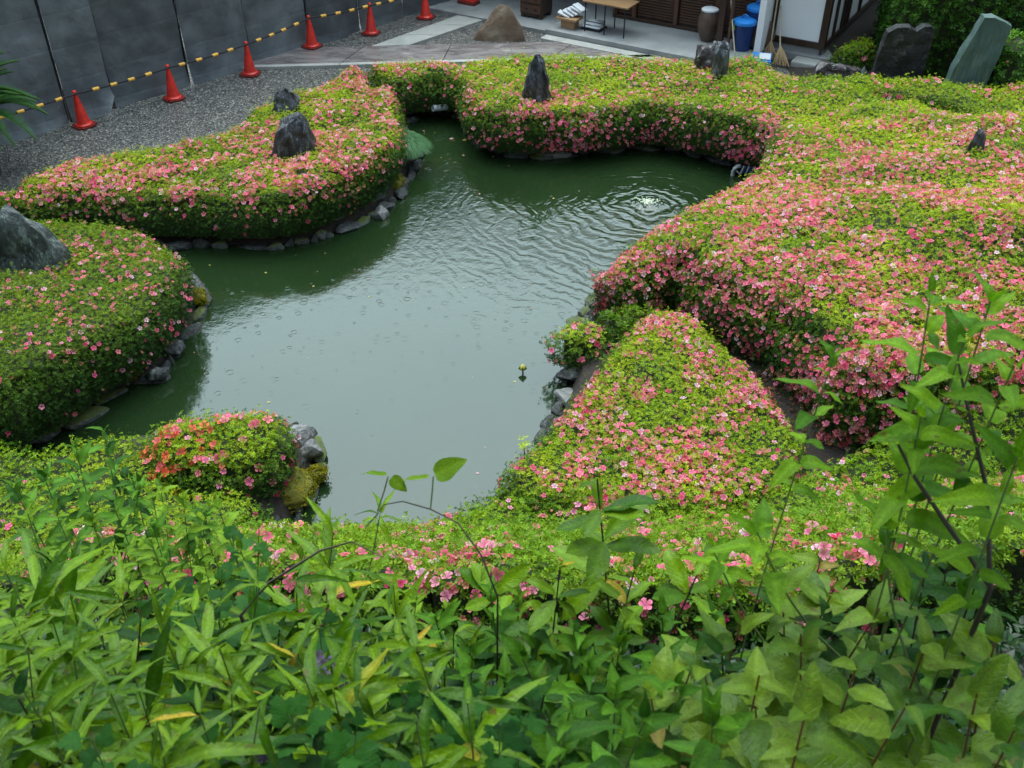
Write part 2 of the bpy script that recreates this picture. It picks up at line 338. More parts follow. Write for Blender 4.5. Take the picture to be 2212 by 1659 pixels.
BUB = W(1405, 440, 0)
def water_mat():
    m, nt, b = newmat('pond_water')
    pos = nd(nt, 'ShaderNodeNewGeometry').outputs['Position']
    n1 = nd(nt, 'ShaderNodeTexNoise', {'Vector': pos, 'Scale': 0.5, 'Detail': 3.0})
    c = ramp(nt, n1.outputs[0], [(0.3, (0.010, 0.022, 0.007)), (0.7, (0.014, 0.030, 0.010))])
    nt.links.new(c, b.inputs['Base Color'])
    b.inputs['Roughness'].default_value = 0.04; b.inputs['IOR'].default_value = 1.58; b.inputs['Specular IOR Level'].default_value = 0.5
    # rings that spread from the bubbling spring
    wob = nd(nt, 'ShaderNodeTexNoise', {'Vector': pos, 'Scale': 1.1, 'Detail': 3.0})
    d = nd(nt, 'ShaderNodeVectorMath', {0: pos, 1: tuple(BUB)}, operation='DISTANCE').outputs['Value']
    dw = mth(nt, 'ADD', d, mth(nt, 'MULTIPLY', wob.outputs[0], 0.9))
    ring = mth(nt, 'SINE', mth(nt, 'MULTIPLY', mth(nt, 'ADD', dw, mth(nt, 'MULTIPLY', nd(nt, 'ShaderNodeTexNoise', {'Vector': pos, 'Scale': 4.0, 'Detail': 3.0}).outputs[0], 0.18)), 27.0))
    ring2 = mth(nt, 'SINE', mth(nt, 'MULTIPLY', mth(nt, 'ADD', dw, mth(nt, 'MULTIPLY', wob.outputs[0], 0.8)), 44.0))
    fall = mth(nt, 'EXPONENT', mth(nt, 'MULTIPLY', d, -0.62))
    nzr = nd(nt, 'ShaderNodeTexNoise', {'Vector': pos, 'Scale': 3.0, 'Detail': 2.0}).outputs[0]
    rh = mth(nt, 'MULTIPLY', mth(nt, 'ADD', ring, mth(nt, 'MULTIPLY', ring2, 0.35)), mth(nt, 'MULTIPLY', fall, mth(nt, 'MULTIPLY', nzr, 0.013)))
    # rain-roughened wavelets, strongest on the far half
    n2 = nd(nt, 'ShaderNodeTexNoise', {'Vector': pos, 'Scale': 5.5, 'Detail': 5.0, 'Roughness': 0.6})
    yy = nd(nt, 'ShaderNodeSeparateXYZ', {0: pos}).outputs[1]
    far = ramp(nt, mth(nt, 'MULTIPLY_ADD', yy, 0.1, -0.95), [(0.0, (0.12,)*3), (0.75, (1.0,)*3)])
    wv = mth(nt, 'MULTIPLY', mth(nt, 'MULTIPLY', n2.outputs[0], far), 0.0065)
    # rain rings
    hh = mth(nt, 'ADD', rh, wv)
    for sc, th, amp in ((2.6, 0.62, 0.0010), (4.1, 0.6, 0.0007)):
        vo = nd(nt, 'ShaderNodeTexVoronoi', {'Vector': pos, 'Scale': sc}, voronoi_dimensions='2D')
        sp = nd(nt, 'ShaderNodeSeparateColor', {0: vo.outputs['Color']})
        dd = mth(nt, 'DIVIDE', vo.outputs['Distance'], sc)
        rr = mth(nt, 'MULTIPLY_ADD', sp.outputs[1], 0.045, 0.012)
        e = mth(nt, 'DIVIDE', mth(nt, 'SUBTRACT', dd, rr), 0.009)
        g = mth(nt, 'EXPONENT', mth(nt, 'MULTIPLY', mth(nt, 'MULTIPLY', e, e), -1.0))
        g = mth(nt, 'MULTIPLY', g, mth(nt, 'GREATER_THAN', sp.outputs[0], th))
        hh = mth(nt, 'ADD', hh, mth(nt, 'MULTIPLY', g, amp))
    bp = nd(nt, 'ShaderNodeBump', {'Height': hh, 'Strength': 1.0, 'Distance': 1.0})
    nt.links.new(bp.outputs[0], b.inputs['Normal'])
    return m
M_WATER = water_mat()

# ------------------------------------------------------------------ terrain
Wp = lambda px, py, z=0.0: tuple(W(px, py, z)[:2])
POND = smooth_poly([
    Wp(868, 270), Wp(905, 250), Wp(945, 246), Wp(985, 250), Wp(1003, 265), Wp(1008, 288), Wp(1035, 312), Wp(1080, 332), Wp(1140, 338),
    Wp(1220, 337), Wp(1310, 327), Wp(1400, 318), Wp(1470, 326), Wp(1540, 342), Wp(1600, 358), Wp(1640, 375), (4.95, 16.6), (4.6, 15.6), (3.6, 14.7), (2.4, 13.9),
    (1.55, 13.35), (1.18, 12.95), (1.0, 12.4), (0.92, 11.8), (0.78, 11.2), (0.68, 10.6), (0.42, 9.9), (0.1, 9.0), (-0.5, 8.3), (-1.4, 7.75), (-2.15, 7.6), (-2.55, 7.85),
    Wp(640, 1130), Wp(668, 1060), Wp(693, 1000), Wp(668, 940), (-3.2, 10.0), (-4.0, 9.85), (-4.7, 9.65), (-5.5, 9.25), (-6.1, 9.25),
    Wp(30, 968), Wp(150, 922), Wp(230, 862), Wp(300, 832), Wp(372, 785), Wp(385, 750), Wp(422, 708), Wp(440, 662), (-4.75, 13.2), (-5.3, 13.7), (-6.3, 13.95), (-7.2, 14.1),
    (-7.2, 14.5), (-6.4, 14.62), Wp(370, 532), Wp(450, 532), Wp(560, 536), Wp(655, 527), Wp(735, 502), Wp(800, 470), Wp(848, 440), Wp(880, 402), Wp(892, 370), Wp(905, 340), Wp(895, 300)], 3)

_py = [-3, 0, 1, 2, 3, 4.25, 5.65, 6.6, 7.2, 7.8, 10, 200]
_pz = [7.1, 6.75, 5.9, 5.0, 4.1, 2.9, 1.65, 0.85, 0.48, 0.36, 0.34, 0.34]
def ground(x, y):
    x = np.asarray(x, float); y = np.asarray(y, float)
    f = np.interp(y-0.7*sm(1.0, 5.0, x), _py, _pz)
    hill = 1.3*sm(2.6, 7, x)*sm(7, 9.5, y)*(1-sm(14.0, 18.0, y))
    back = 0.35*sm(5, 8, x)
    return np.maximum(f, 0.36+hill+back)
def ground_pond(x, y):
    d = -sdist(POND, x, y)
    g = ground(x, y)+0.03*(fbm(np.asarray(x)*1.7, np.asarray(y)*1.7)-0.5)
    k = sm(-0.25, 0.30, d)
    return -0.7*(1-k)+g*k
def grid_mesh(name, xs, ys, zf, mat, smooth=True):
    X, Y = np.meshgrid(xs, ys); Z = zf(X, Y)
    V = np.stack([X, Y, Z], -1).reshape(-1, 3); nx, ny = len(xs), len(ys)
    i = np.arange(nx*ny).reshape(ny, nx)
    F = np.stack([i[:-1, :-1], i[:-1, 1:], i[1:, 1:], i[1:, :-1]], -1).reshape(-1, 4)
    return bulk(name, V, F, mat=mat, smooth=smooth)
gx = np.concatenate([np.linspace(-400, -40, 10), np.linspace(-36, -13, 14), np.arange(-12, 12.01, 0.18), np.linspace(13, 36, 14), np.linspace(40, 400, 10)])
gy = np.concatenate([np.linspace(-200, -20, 8), np.linspace(-16, -3, 10), np.arange(-2.5, 26, 0.18), np.linspace(27, 60, 16), np.linspace(70, 500, 12)])
g = link('ground', grid_mesh('ground', gx, gy, ground_pond, M_SOIL)); setp(g, kind='structure')
wm = bulk('water', [(-9.5, 6.8, 0), (6, 6.8, 0), (6, 21, 0), (-9.5, 21, 0)], [(0, 1, 2, 3)], mat=M_WATER, smooth=False)
setp(link('water', wm), kind='structure')

def sheet(name, pts, z, mat, kind='structure', thick=0.0, parent=None):
    bm = bmesh.new(); vs_ = [bm.verts.new((p[0], p[1], z)) for p in pts]; f = bm.faces.new(vs_)
    if f.normal.z < 0: bmesh.ops.reverse_faces(bm, faces=[f])
    bm.normal_update()
    if f.normal.z < 0: f.normal_flip()
    if thick:
        r = bmesh.ops.extrude_face_region(bm, geom=[f])
        # the extruded copy becomes the top; keep a bottom
        top = [v for v in r['geom'] if isinstance(v, bmesh.types.BMVert)]
        for v in top: v.co.z = z
        for v in vs_: v.co.z = z-thick
    bmesh.ops.triangulate(bm, faces=[q for q in bm.faces if len(q.verts) > 4])
    bmesh.ops.recalc_face_normals(bm, faces=bm.faces)
    o = link(name, bm_mesh(name, bm, mat), parent)
    if kind: o['kind'] = kind
    return o
# gravel yard: from the hedges back to screen and house
yard = [(-30, 12.8), (-10.5, 14.9), Wp(0, 425, .45), Wp(150, 380, .45), Wp(420, 330, .45), Wp(560, 260, .45), Wp(680, 200, .45), Wp(800, 165, .45), (-1.2, 21.4), (1.4, 21.3), (4.6, 21.0), (6.0, 20.6), (9.5, 20.5), (14, 22), (14, 40), (-30, 40)]
sheet('gravel_ground', yard, 0.45, M_GRAVEL)
# wet paved path: slabs laid end to end
def slab_row(name, quads, z, mat, parent_name, thick=0.12, gap=0.012):
    root = bpy.data.objects.new(parent_name, None); col.objects.link(root); root['kind'] = 'structure'
    for q in quads:
        c = sum((Vector((p[0], p[1])) for p in q), Vector((0, 0)))/len(q)
        pts = [Vector((p[0], p[1])) for p in q]
        pts = [p+(c-p).normalized()*gap for p in pts]
        o = sheet(name, pts, z, mat, None, thick, root)
    return root
def lerp2(a, b, t): return (a[0]+(b[0]-a[0])*t, a[1]+(b[1]-a[1])*t)
pf0, pf1 = Wp(497, 148, .5), Wp(1480, 122, .5); pb0, pb1 = Wp(640, 103, .5), Wp(1244, 89, .5)
fr = [0, .235, .46, .70, 1.0]
front = [lerp2(pf0, pf1, t) for t in fr]; back = [lerp2(pb0, pb1, t) for t in (0, .24, .55, 1.0)]
kf = [(p[0], p[1]+0.14) for p in front]
Q = [[kf[0], kf[1], back[1], back[0]], [kf[1], kf[2], back[2], back[1]], [kf[2], kf[3], back[3], back[2]], [kf[3], kf[4], Wp(1440, 133, .5), back[3]]]
slab_row('paving_slab', Q, 0.50, M_WETPATH, 'path')
slab_row('kerb_stone', [[front[i], front[i+1], kf[i+1], kf[i]] for i in range(4)], 0.515, M_CONCPALE, 'kerb', 0.14, 0.006)
dA, dB, dC, dD = Wp(799, 100, .5), Wp(883, 97, .5), Wp(1060, 37, .5), Wp(988, 32, .5)
slab_row('paving_slab', [[lerp2(dA, dD, a), lerp2(dB, dC, a), lerp2(dB, dC, b_), lerp2(dA, dD, b_)] for a, b_ in ((0.01, .36), (.36, .70), (.70, 1.0))], 0.495, M_CONCPALE, 'footpath', 0.1, 0.01)

# ------------------------------------------------------------------ shapes
def add_box(bm, c, s, rot=None):
    r = bmesh.ops.create_cube(bm, size=1.0)
    M_ = Matrix.Translation(c) @ (rot.to_4x4() if rot is not None else Matrix.Identity(4)) @ Matrix.Diagonal((*s, 1))
    bmesh.ops.transform(bm, matrix=M_, verts=r['verts']); return r['verts']
def box(name, c, s, mat, parent=None, bev=0.0, rot=None):
    bm = bmesh.new(); add_box(bm, c, s, rot)
    if bev: bmesh.ops.bevel(bm, geom=bm.edges[:], offset=bev, segments=2, affect='EDGES', profile=0.6)
    return link(name, bm_mesh(name, bm, mat), parent)
def lathe_bm(prof, seg=24, bm=None, loc=(0, 0, 0)):
    bm = bm or bmesh.new(); rings = []
    for r, z in prof:
        rings.append([bm.verts.new((loc[0]+r*math.cos(2*math.pi*i/seg), loc[1]+r*math.sin(2*math.pi*i/seg), loc[2]+z)) for i in range(seg)])
    for a, b in zip(rings, rings[1:]):
        for i in range(seg): bm.faces.new((a[i], a[(i+1) % seg], b[(i+1) % seg], b[i]))
    bm.faces.new(rings[0][::-1]); bm.faces.new(rings[-1]); return bm
def lathe(name, prof, mat, parent=None, loc=(0, 0, 0), seg=24):
    me = bm_mesh(name, lathe_bm(prof, seg), mat, True)
    try: me.set_sharp_from_angle(angle=math.radians(40))
    except Exception: pass
    return link(name, me, parent, loc)
def tube_data(pts, rad, seg=6):
    """-> V, F(quads) of a tube through pts, radius per point"""
    P = np.array([tuple(p) for p in pts], float); n = len(P)
    R = np.array(rad, float) if hasattr(rad, '__len__') else np.full(n, rad)
    T = np.gradient(P, axis=0); T /= np.linalg.norm(T, axis=1, keepdims=True)+1e-9
    ref = np.array([0.31, 0.2, 0.93]) if abs(T[:, 2]).mean() < 0.8 else np.array([1.0, 0.1, 0])
    A = np.cross(T, ref); A /= np.linalg.norm(A, axis=1, keepdims=True)+1e-9; B = np.cross(T, A)
    a = np.linspace(0, 2*np.pi, seg, endpoint=False)
    V = P[:, None]+R[:, None, None]*(np.cos(a)[None, :, None]*A[:, None]+np.sin(a)[None, :, None]*B[:, None])
    i = np.arange(n*seg).reshape(n, seg); j = np.roll(i, -1, axis=1)
    F = np.stack([i[:-1], j[:-1], j[1:], i[1:]], -1).reshape(-1, 4)
    return V.reshape(-1, 3), F
def tubes(name, lst, mat, parent=None, seg=6, loc=None):
    Vs, Fs, o = [], [], 0
    for pts, r in lst:
        v, f = tube_data(pts, r, seg); Vs.append(v); Fs.append(f+o); o += len(v)
    return link(name, bulk(name, np.concatenate(Vs), np.concatenate(Fs), mat=mat), parent, loc)

# ------------------------------------------------------------------ temple house
BA = math.radians(-31); e1 = Vector((math.cos(BA), math.sin(BA), 0)); e2 = Vector((-math.sin(BA), math.cos(BA), 0)); BO = W(1178, 63, .62); BO.z = 0
L = lambda a, b, z=0.0: BO+e1*a+e2*b+Vector((0, 0, z))
house = empty('temple_house', L(2, 3), 'dark timber temple house with white plaster wall behind the far hedge', 'building', rz=BA)
h0 = (2, 3)
def hb(name, a0, a1, b0, b1, z0, z1, mat, parent=None, bev=0.0):
    p = parent if parent is not None else house
    return box(name, ((a0+a1)/2-h0[0], (b0+b1)/2-h0[1], (z0+z1)/2), (a1-a0, b1-b0, z1-z0), mat, p, bev)
floor = sheet('porch_floor', [L(0, 0), L(4.7, 0), L(4.7, 1.4), L(6.3, 1.4), L(6.3, 7), L(0, 7)], 0.62, M_CONC, 'structure', 0.2)
sheet('entrance_floor', [L(-9, .14), L(-0.02, .14), L(-0.02, 7), L(-9, 7)], 0.535, M_CONC, 'structure', 0.12)
sheet('drain_strip', [L(0.05, -0.32), L(4.4, -0.32), L(4.4, -0.03), L(0.05, -0.03)], 0.515, M_CONCPALE, 'structure', 0.1)
hb('wall', 0.9, 4.86, 1.72, 1.84, 0.62, 3.2, M_WOOD)
hb('rear_wall', -9, 0.9, 3.0, 3.12, 0.55, 3.2, M_WOOD)
hb('sill', 0.95, 4.84, 1.60, 1.72, 0.62, 0.70, M_WOOD, bev=.008)
for a in (1.0, 1.5, 2.56, 3.55, 4.55): hb('post', a-.05, a+.05, 1.58, 1.70, 0.702, 3.2, M_WOODRED, bev=.008)
for a0, a1 in ((1.06, 1.44), (1.56, 2.5), (2.62, 3.49), (3.61, 4.49)):
    d = hb('door', a0, a1, 1.685, 1.715, 0.703, 2.6, M_WOOD)
    for k in range(13):
        s = hb('slat', a0+.02, a1-.02, 1.655, 1.684, 0.76+k*.062, 0.79+k*.062, M_WOODRED)
        s.parent = d; s.matrix_parent_inverse = Matrix.Identity(4)
hb('plaster_wall', 4.98, 5.96, 1.55, 1.66, 0.90, 3.2, M_PLASTER)
hb('alcove_wall', 4.72, 4.86, 0.98, 1.715, 0.625, 3.2, M_PLASTER)
hb('base_beam', 4.90, 5.99, 1.515, 1.65, 0.76, 0.898, M_WOOD, bev=.01)
hb('foundation', 4.90, 6.0, 1.57, 1.66, 0.45, 0.758, M_CONC)
hb('corner_post', 5.962, 6.11, 1.50, 1.66, 0.762, 3.2, M_WOOD, bev=.01)
hb('corner_post', 4.866, 4.978, 1.50, 1.66, 0.90, 3.2, M_WOOD, bev=.01)
hb('side_wall', 6.0, 6.07, 1.662, 7.0, 0.90, 3.2, M_PLASTER)
hb('base_beam', 5.97, 6.11, 1.662, 7.0, 0.76, 0.898, M_WOOD)
hb('foundation', 5.99, 6.07, 1.662, 7.0, 0.45, 0.758, M_CONC)
for b_ in (2.15, 2.75, 2.98, 3.22, 4.2): hb('wall_post', 6.072, 6.12, b_-.045, b_+.045, 0.90, 3.2, M_WOOD)
def eave_roof():
    bm = bmesh.new()
    A = [(-9.6-h0[0], 1.15-h0[1], 3.25), (6.9-h0[0], 1.15-h0[1], 3.25), (6.9-h0[0], 4.2-h0[1], 6.0), (-9.6-h0[0], 4.2-h0[1], 6.0), (6.9-h0[0], 9-h0[1], 3.25), (-9.6-h0[0], 9-h0[1], 3.25)]
    v = [bm.verts.new(p) for p in A]; w = [bm.verts.new((p[0], p[1], p[2]-.18)) for p in A]
    for q in ((0, 1, 2, 3), (3, 2, 4, 5)):
        bm.faces.new([v[i] for i in q]); bm.faces.new([w[i] for i in q[::-1]])
    for a, b in ((0, 1), (1, 2), (2, 4), (4, 5), (5, 3), (3, 0)): bm.faces.new((v[a], w[a], w[b], v[b]))
    return link('roof', bm_mesh('roof', bm, M_ROOF), house)
eave_roof()
hb('eave_post', 3.88, 4.02, .80, .94, 0.78, 3.2, M_WOOD, bev=.01)
hb('post_base', 3.84, 4.06, .76, .98, 0.622, 0.778, M_CONCPALE, bev=.02)
dp = L(4.18, .80); tubes('downpipe', [([(4.16-h0[0], .86-h0[1], z) for z in (.64, 1.2, 2, 3.2)], .035)], M_CLAY, house, 10)
# things on the porch
def at(name, a, b, z, label, cat, rz=0.0, group=None): return empty(name, L(a, b, z), label, cat, group, BA+rz)
c = at('wooden_chest', -.82, 1.0, .535, 'dark carved wooden chest standing on the entrance floor behind brown boulder', 'chest')
box('body', (0, 0, .50), (.60, .52, .80), M_WOOD, c, .01)
for zz in (.22, .47, .72):
    d = box('drawer', (0, -.268, zz), (.53, .018, .20), M_WOODRED, c, .004)
    for xx in (-.13, .13): box('handle', (xx, -.285, zz), (.08, .016, .02), M_STEEL, d)
for xx in (-.24, .24):
    for yy in (-.2, .2): box('foot', (xx, yy, .05), (.1, .1, .1), M_WOOD, c, .01)
box('apron', (0, -.25, .075), (.36, .02, .05), M_WOOD, c, .005)
c = at('folding_table', 1.35, .62, .62, 'tan topped folding table with thin dark steel legs on the porch', 'table')
box('table_top', (0, 0, .68), (1.15, .62, .035), M_WOODTAN, c, .006)
for xx in (-.5, .0):
    for yy in (-.27, .27): tubes('leg', [([(xx, yy, 0), (xx, yy, .66)], .016)], M_STEEL, c, 8)
tubes('leg', [([(.5, -.27, 0), (.5, -.27, .66)], .016)], M_STEEL, c, 8)
tubes('crossbar', [([(-.5, -.27, .24), (.0, -.27, .24)], .012)], M_STEEL, c, 8)
c = at('cardboard_box', .42, .42, .62, 'open cardboard box on the porch floor left of the table', 'box')
box('base', (0, 0, .10), (.34, .26, .20), M_CARD, c, .004); box('tray', (0, -.02, .225), (.52, .38, .05), M_CARD, c, .004)
for k, (xx, yy, zz, rz) in enumerate(((-.12, -.06, .27, .2), (-.02, .0, .30, .05), (.06, .05, .34, -.1), (.14, .09, .38, .1), (.18, .12, .42, -.2))):
    o = box('newspaper', (0, 0, 0), (.30, .20, .035), M_PAPER, None, .008, Matrix.Rotation(.35, 3, 'Y'))
    o.location = L(.42+xx, .42+yy, .62+zz+.03); o.rotation_euler = (0, 0, BA+rz)
    setp(o, ['lowest folded newspaper', 'second folded newspaper from the bottom', 'middle folded newspaper', 'second folded newspaper from the top', 'topmost folded newspaper'][k]+' of the pile in the cardboard box', 'newspaper', 'newspapers in the box')
c = at('floor_cushion', .95, .62, .62, 'white folded floor cushion lying under the table', 'cushion')
bm = bmesh.new(); add_box(bm, (0, 0, .07), (.46, .36, .06)); add_box(bm, (.02, .01, .135), (.42, .33, .06)); bmesh.ops.bevel(bm, geom=bm.edges[:], offset=.025, segments=3, affect='EDGES')
link('pad', bm_mesh('pad', bm, M_PAPER, True), c); box('board', (0, 0, .02), (.5, .4, .03), M_STEEL, c)
c = at('clay_jar', 3.52, 1.22, .62, 'tall brown lidded clay jar beside the porch post', 'jar')
lathe('body', [(.13, 0), (.19, .12), (.24, .32), (.24, .48), (.19, .62), (.17, .66)], M_CLAY, c); lathe('lid', [(.19, .665), (.19, .70), (.15, .72), (.03, .73)], M_PAPER, c)
for (a, b, h_, lab) in ((4.40, 1.08, .0, 'navy rubbish bin with bright blue lid, the nearer of two in the alcove'), (4.55, 1.45, .22, 'blue lidded rubbish bin standing behind the nearer navy bin')):
    c = at('rubbish_bin', a, b, .62, lab, 'bin', group='bins in the alcove')
    lathe('body', [(.19, 0), (.20, .02), (.225, .55+h_), (.235, .56+h_)], M_NAVY, c)
    lid = lathe('lid', [(.255, .562+h_), (.262, .60+h_), (.25, .635+h_), (.19, .665+h_), (.05, .675+h_)], M_BLUE, c)
    tubes('handle', [([(-.07, 0, .672+h_), (-.06, 0, .73+h_), (0, 0, .75+h_), (.06, 0, .73+h_), (.07, 0, .672+h_)], .016)], M_BLUE, lid, 8)
c = at('round_basket', 4.70, 1.33, .62, 'round brown woven basket lid leaning beside the blue bin', 'basket')
o = lathe('rim', [(.02, 0), (.30, .01), (.33, .03), (.33, .06), (.29, .07), (.02, .05)], M_CLAY, c); o.rotation_euler = (math.radians(78), 0, math.radians(25)); o.location = (0, 0, .33)
def broom(a, b, a2, b2, h_, lab, head):
    c = at('broom', a, b, .62 if not head else .5, lab, 'broom', group='brooms by the white wall')
    top = e1.dot(L(a2, b2)-L(a, b)), e2.dot(L(a2, b2)-L(a, b))
    tubes('handle', [([(0, 0, .05), (top[0]*.5, top[1]*.5, h_*.5), (top[0], top[1], h_)], .016)], M_POLE, c, 8)
    if head:
        lst = []
        for k in range(26):
            q = (k-12.5)/12.5
            lst.append(([(top[0]*.25, top[1]*.25, .36), (q*.10, random.uniform(-.03, .03), .18), (q*.19+.06, random.uniform(-.05, .05)-.05, .0)], [.012, .013, .008]))
        tubes('bristles', lst, M_STRAW, c, 4)
    return c
broom(4.42, .62, 3.98, 1.05, 1.25, 'pale bamboo broom handle leaning in front of the navy bin', False)
broom(5.35, .95, 5.02, 1.50, 1.05, 'straw broom with fanned head leaning against the white wall', True)
broom(5.02, 1.2, 4.93, 1.47, 1.2, 'dark straw broom standing upright at the wall corner post', True)
c = at('spray_bottle', 4.22, .95, 1.05, 'small green plastic bottle hanging beside the drainpipe', 'bottle')
lathe('body', [(.035, 0), (.04, .02), (.04, .13), (.015, .17)], M_GREENBOTTLE, c, seg=12); tubes('hanger', [([(0, 0, .17), (0, -.02, .22), (-.04, -.03, .23)], .006)], M_GREENBOTTLE, c)
c = at('plastic_crate', 5.0, .72, .5, 'blue and white plastic box lying in front of the brooms', 'box', .3)
box('tray', (0, 0, .12), (.42, .30, .10), M_BLUE, c, .01, Matrix.Rotation(.35, 3, 'X')); box('panel', (.07, -.02, .185), (.24, .2, .012), M_PAPER, c, 0, Matrix.Rotation(.35, 3, 'X')); box('foot_block', (0, 0, .035), (.3, .2, .07), M_NAVY, c)
c = at('red_tray', -2.75, .95, .535, 'red shallow tray on the entrance floor at the top edge', 'tray'); box('rim', (0, 0, .04), (.5, .3, .08), M_REDDARK, c, .015); box('inlay', (0, 0, .086), (.42, .22, .01), M_RED, c)
c = at('doorstep_stone', 5.85, 1.2, .45, 'flat pale stepping stone below the white wall corner', 'stone'); box('block', (0, 0, .07), (.55, .4, .15), M_CONCPALE, c, .03)

# ------------------------------------------------------------------ tarpaulin screen, cones and rope
F0, F1 = W(0, 310, .45), W(930, 15, .45); FD = (F1-F0); FL = FD.length; FD.normalize(); FN = Vector((FD.y, -FD.x, 0)) # towards the yard
screen = empty('tarpaulin_screen', (F0.x, F0.y, 0), 'tall dark grey tarpaulin screen closing off the gravel yard', 'screen', rz=math.atan2(FD.y, FD.x))
seams = [-3.2]+[(W(*p, .45)-F0).dot(FD) for p in ((147, 262), (245, 232), (396, 175), (527, 134), (657, 94), (763, 60))]+[FL-1.0, FL+.9, FL+3.2]
for k in range(len(seams)-1):
    a0, a1 = seams[k], seams[k+1]; n, mz = max(10, int((a1-a0)*12)), 64
    u = np.linspace(0, 1, n); zz = np.linspace(0, 1, mz)**1.25; U, Z = np.meshgrid(u, zz); X = a0+.02+U*(a1-a0-.04)
    hz = Z*5.0
    Yd = 0.04*np.sin(U*np.pi)*(0.4+0.6*(1-Z))*(1 if k % 2 else .5)+0.17*(fbm(X*1.4+k*7, hz*.55)-.5)+0.07*(fbm(X*4.2, hz*2+X)-.5)
    Yd += 0.10*np.exp(-hz/.22)*(0.6+0.8*vnoise(X*3.1, X*0+k))                                         # hem kicks out on the gravel
    Yd += 0.010*np.abs(np.sin(U*(a1-a0)*np.pi/0.46))**.3+0.010*np.abs(np.sin(hz*np.pi/0.62))**.3   # fold creases of the packed sheet
    Yd += 0.045*(k % 2)
    zb = 0.40+0.05*vnoise(X*2.3, X*0+3*k)
    if k == 1: zb = zb+0.30*np.exp(-((U-1.0)/.22)**2)*(1-Z)**6; Yd = Yd+.22*np.exp(-((U-.8)/.25)**2)*np.exp(-hz/.3)
    V = np.stack([X, -Yd, zb+hz], -1).reshape(-1, 3)
    i = np.arange(n*mz).reshape(mz, n); Fq = np.stack([i[:-1, :-1], i[:-1, 1:], i[1:, 1:], i[1:, :-1]], -1).reshape(-1, 4)
    link('sheet_panel', bulk('sheet_panel', V, Fq, mat=M_TARP), screen)
for s in seams[:-1]:
    tubes('scaffold_pole', [([(s+.05, .08, .3), (s+.05, .08, 3), (s+.05, .08, 5.6)], .03)], M_STEEL, screen, 8)
    tubes('lacing_cord', [([(s+.012+.008*math.sin(z*9), -.05-.02*math.sin(z*7), z) for z in np.linspace(.9, 5.3, 60)], .008)], M_BLACK, screen, 5)
tubes('scaffold_rail', [([(-3.2, .1, z), (FL+3.2, .1, z)], .03) for z in (1.6, 3.4, 5.3)], M_STEEL, screen, 8)
box('timber', (seams[2]-.02, -.03, .72), (.09, .06, .65), M_BARK, screen, .005)
box('timber', (seams[1]+.05, -.04, .75), (.08, .06, .7), M_BARK, screen, .005)

def make_cone():
    body = bm_mesh('body', lathe_bm([(.165, .03), (.165, .05), (.135, .062), (.125, .09), (.038, .62), (.034, .64)], 28), M_RED, True)
    try: body.set_sharp_from_angle(angle=math.radians(50))
    except Exception: pass
    knob = bm_mesh('knob', lathe_bm([(.02, .635), (.036, .65), (.042, .675), (.034, .70), (.012, .712)], 20), M_RED, True)
    bm = bmesh.new(); add_box(bm, (0, 0, .016), (.40, .40, .032)); bmesh.ops.bevel(bm, geom=[e for e in bm.edges if abs(e.verts[0].co.z-e.verts[1].co.z) > .01], offset=.06, segments=4, affect='EDGES')
    base = bm_mesh('base_plate', bm, M_REDDARK)
    return body, knob, base
CB = make_cone(); cone_px = [(183, 272), (376, 214), (541, 161), (675, 106), (802, 73), (920, 39)]; cone_pos = []
cone_lab = ['red traffic cone nearest the palm fronds, first from the left', 'red traffic cone on the gravel, second from the left', 'red traffic cone at the paving corner, third from the left', 'red traffic cone standing on the wet paving, fourth from the left', 'red traffic cone beside the diagonal footpath, fifth from the left', 'red traffic cone farthest away, sixth from the left at the top edge']
for k, (p, lab) in enumerate(zip(cone_px, cone_lab)):
    q = W(*p, .45); q.z = .506 if k == 3 else .455
    c = empty('traffic_cone', q, lab, 'traffic cone', 'cones along the rope', random.uniform(0, 1.5))
    c.rotation_euler.x = random.uniform(-.03, .03); c.rotation_euler.y = random.uniform(-.03, .03)
    for nm, me in zip(('body', 'knob', 'base_plate'), CB): link(nm, me, c)
    cone_pos.append(q)
rp = []; ends = [cone_pos[0]-FD*2.8]+cone_pos+[cone_pos[-1]+FD*2.6]
for a, b in zip(ends, ends[1:]):
    for t in np.linspace(0, 1, 15)[:-1]: rp.append(a.lerp(b, t)+Vector((0, 0, .655-.025*4*t*(1-t)))-FN*0.0+FN*.035)
rope = empty('barrier_rope', ends[0]+Vector((0, 0, .6)), 'black rope with yellow sleeves strung along the six cones', 'rope')
o = tubes('cord', [([p-rope.location for p in rp], .018)], M_BLACK, rope, 6)
cum = np.concatenate([[0], np.cumsum([(rp[i+1]-rp[i]).length for i in range(len(rp)-1)])]); ci = np.array([tuple(p-rope.location) for p in rp])
slv = bm_mesh('sleeve', lathe_bm([(.030, -.065), (.034, -.06), (.034, .06), (.030, .065)], 10), M_YEL, True)
s = .19
while s < cum[-1]:
    p = Vector([np.interp(s, cum, ci[:, j]) for j in range(3)]); p2 = Vector([np.interp(s+.05, cum, ci[:, j]) for j in range(3)])
    if min((p+rope.location-q).to_2d().length for q in cone_pos) > .1:
        o = link('sleeve', slv, rope, p); o.rotation_mode = 'QUATERNION'; o.rotation_quaternion = (p2-p).to_track_quat('Z', 'Y')
    s += .385*random.uniform(.95, 1.05)

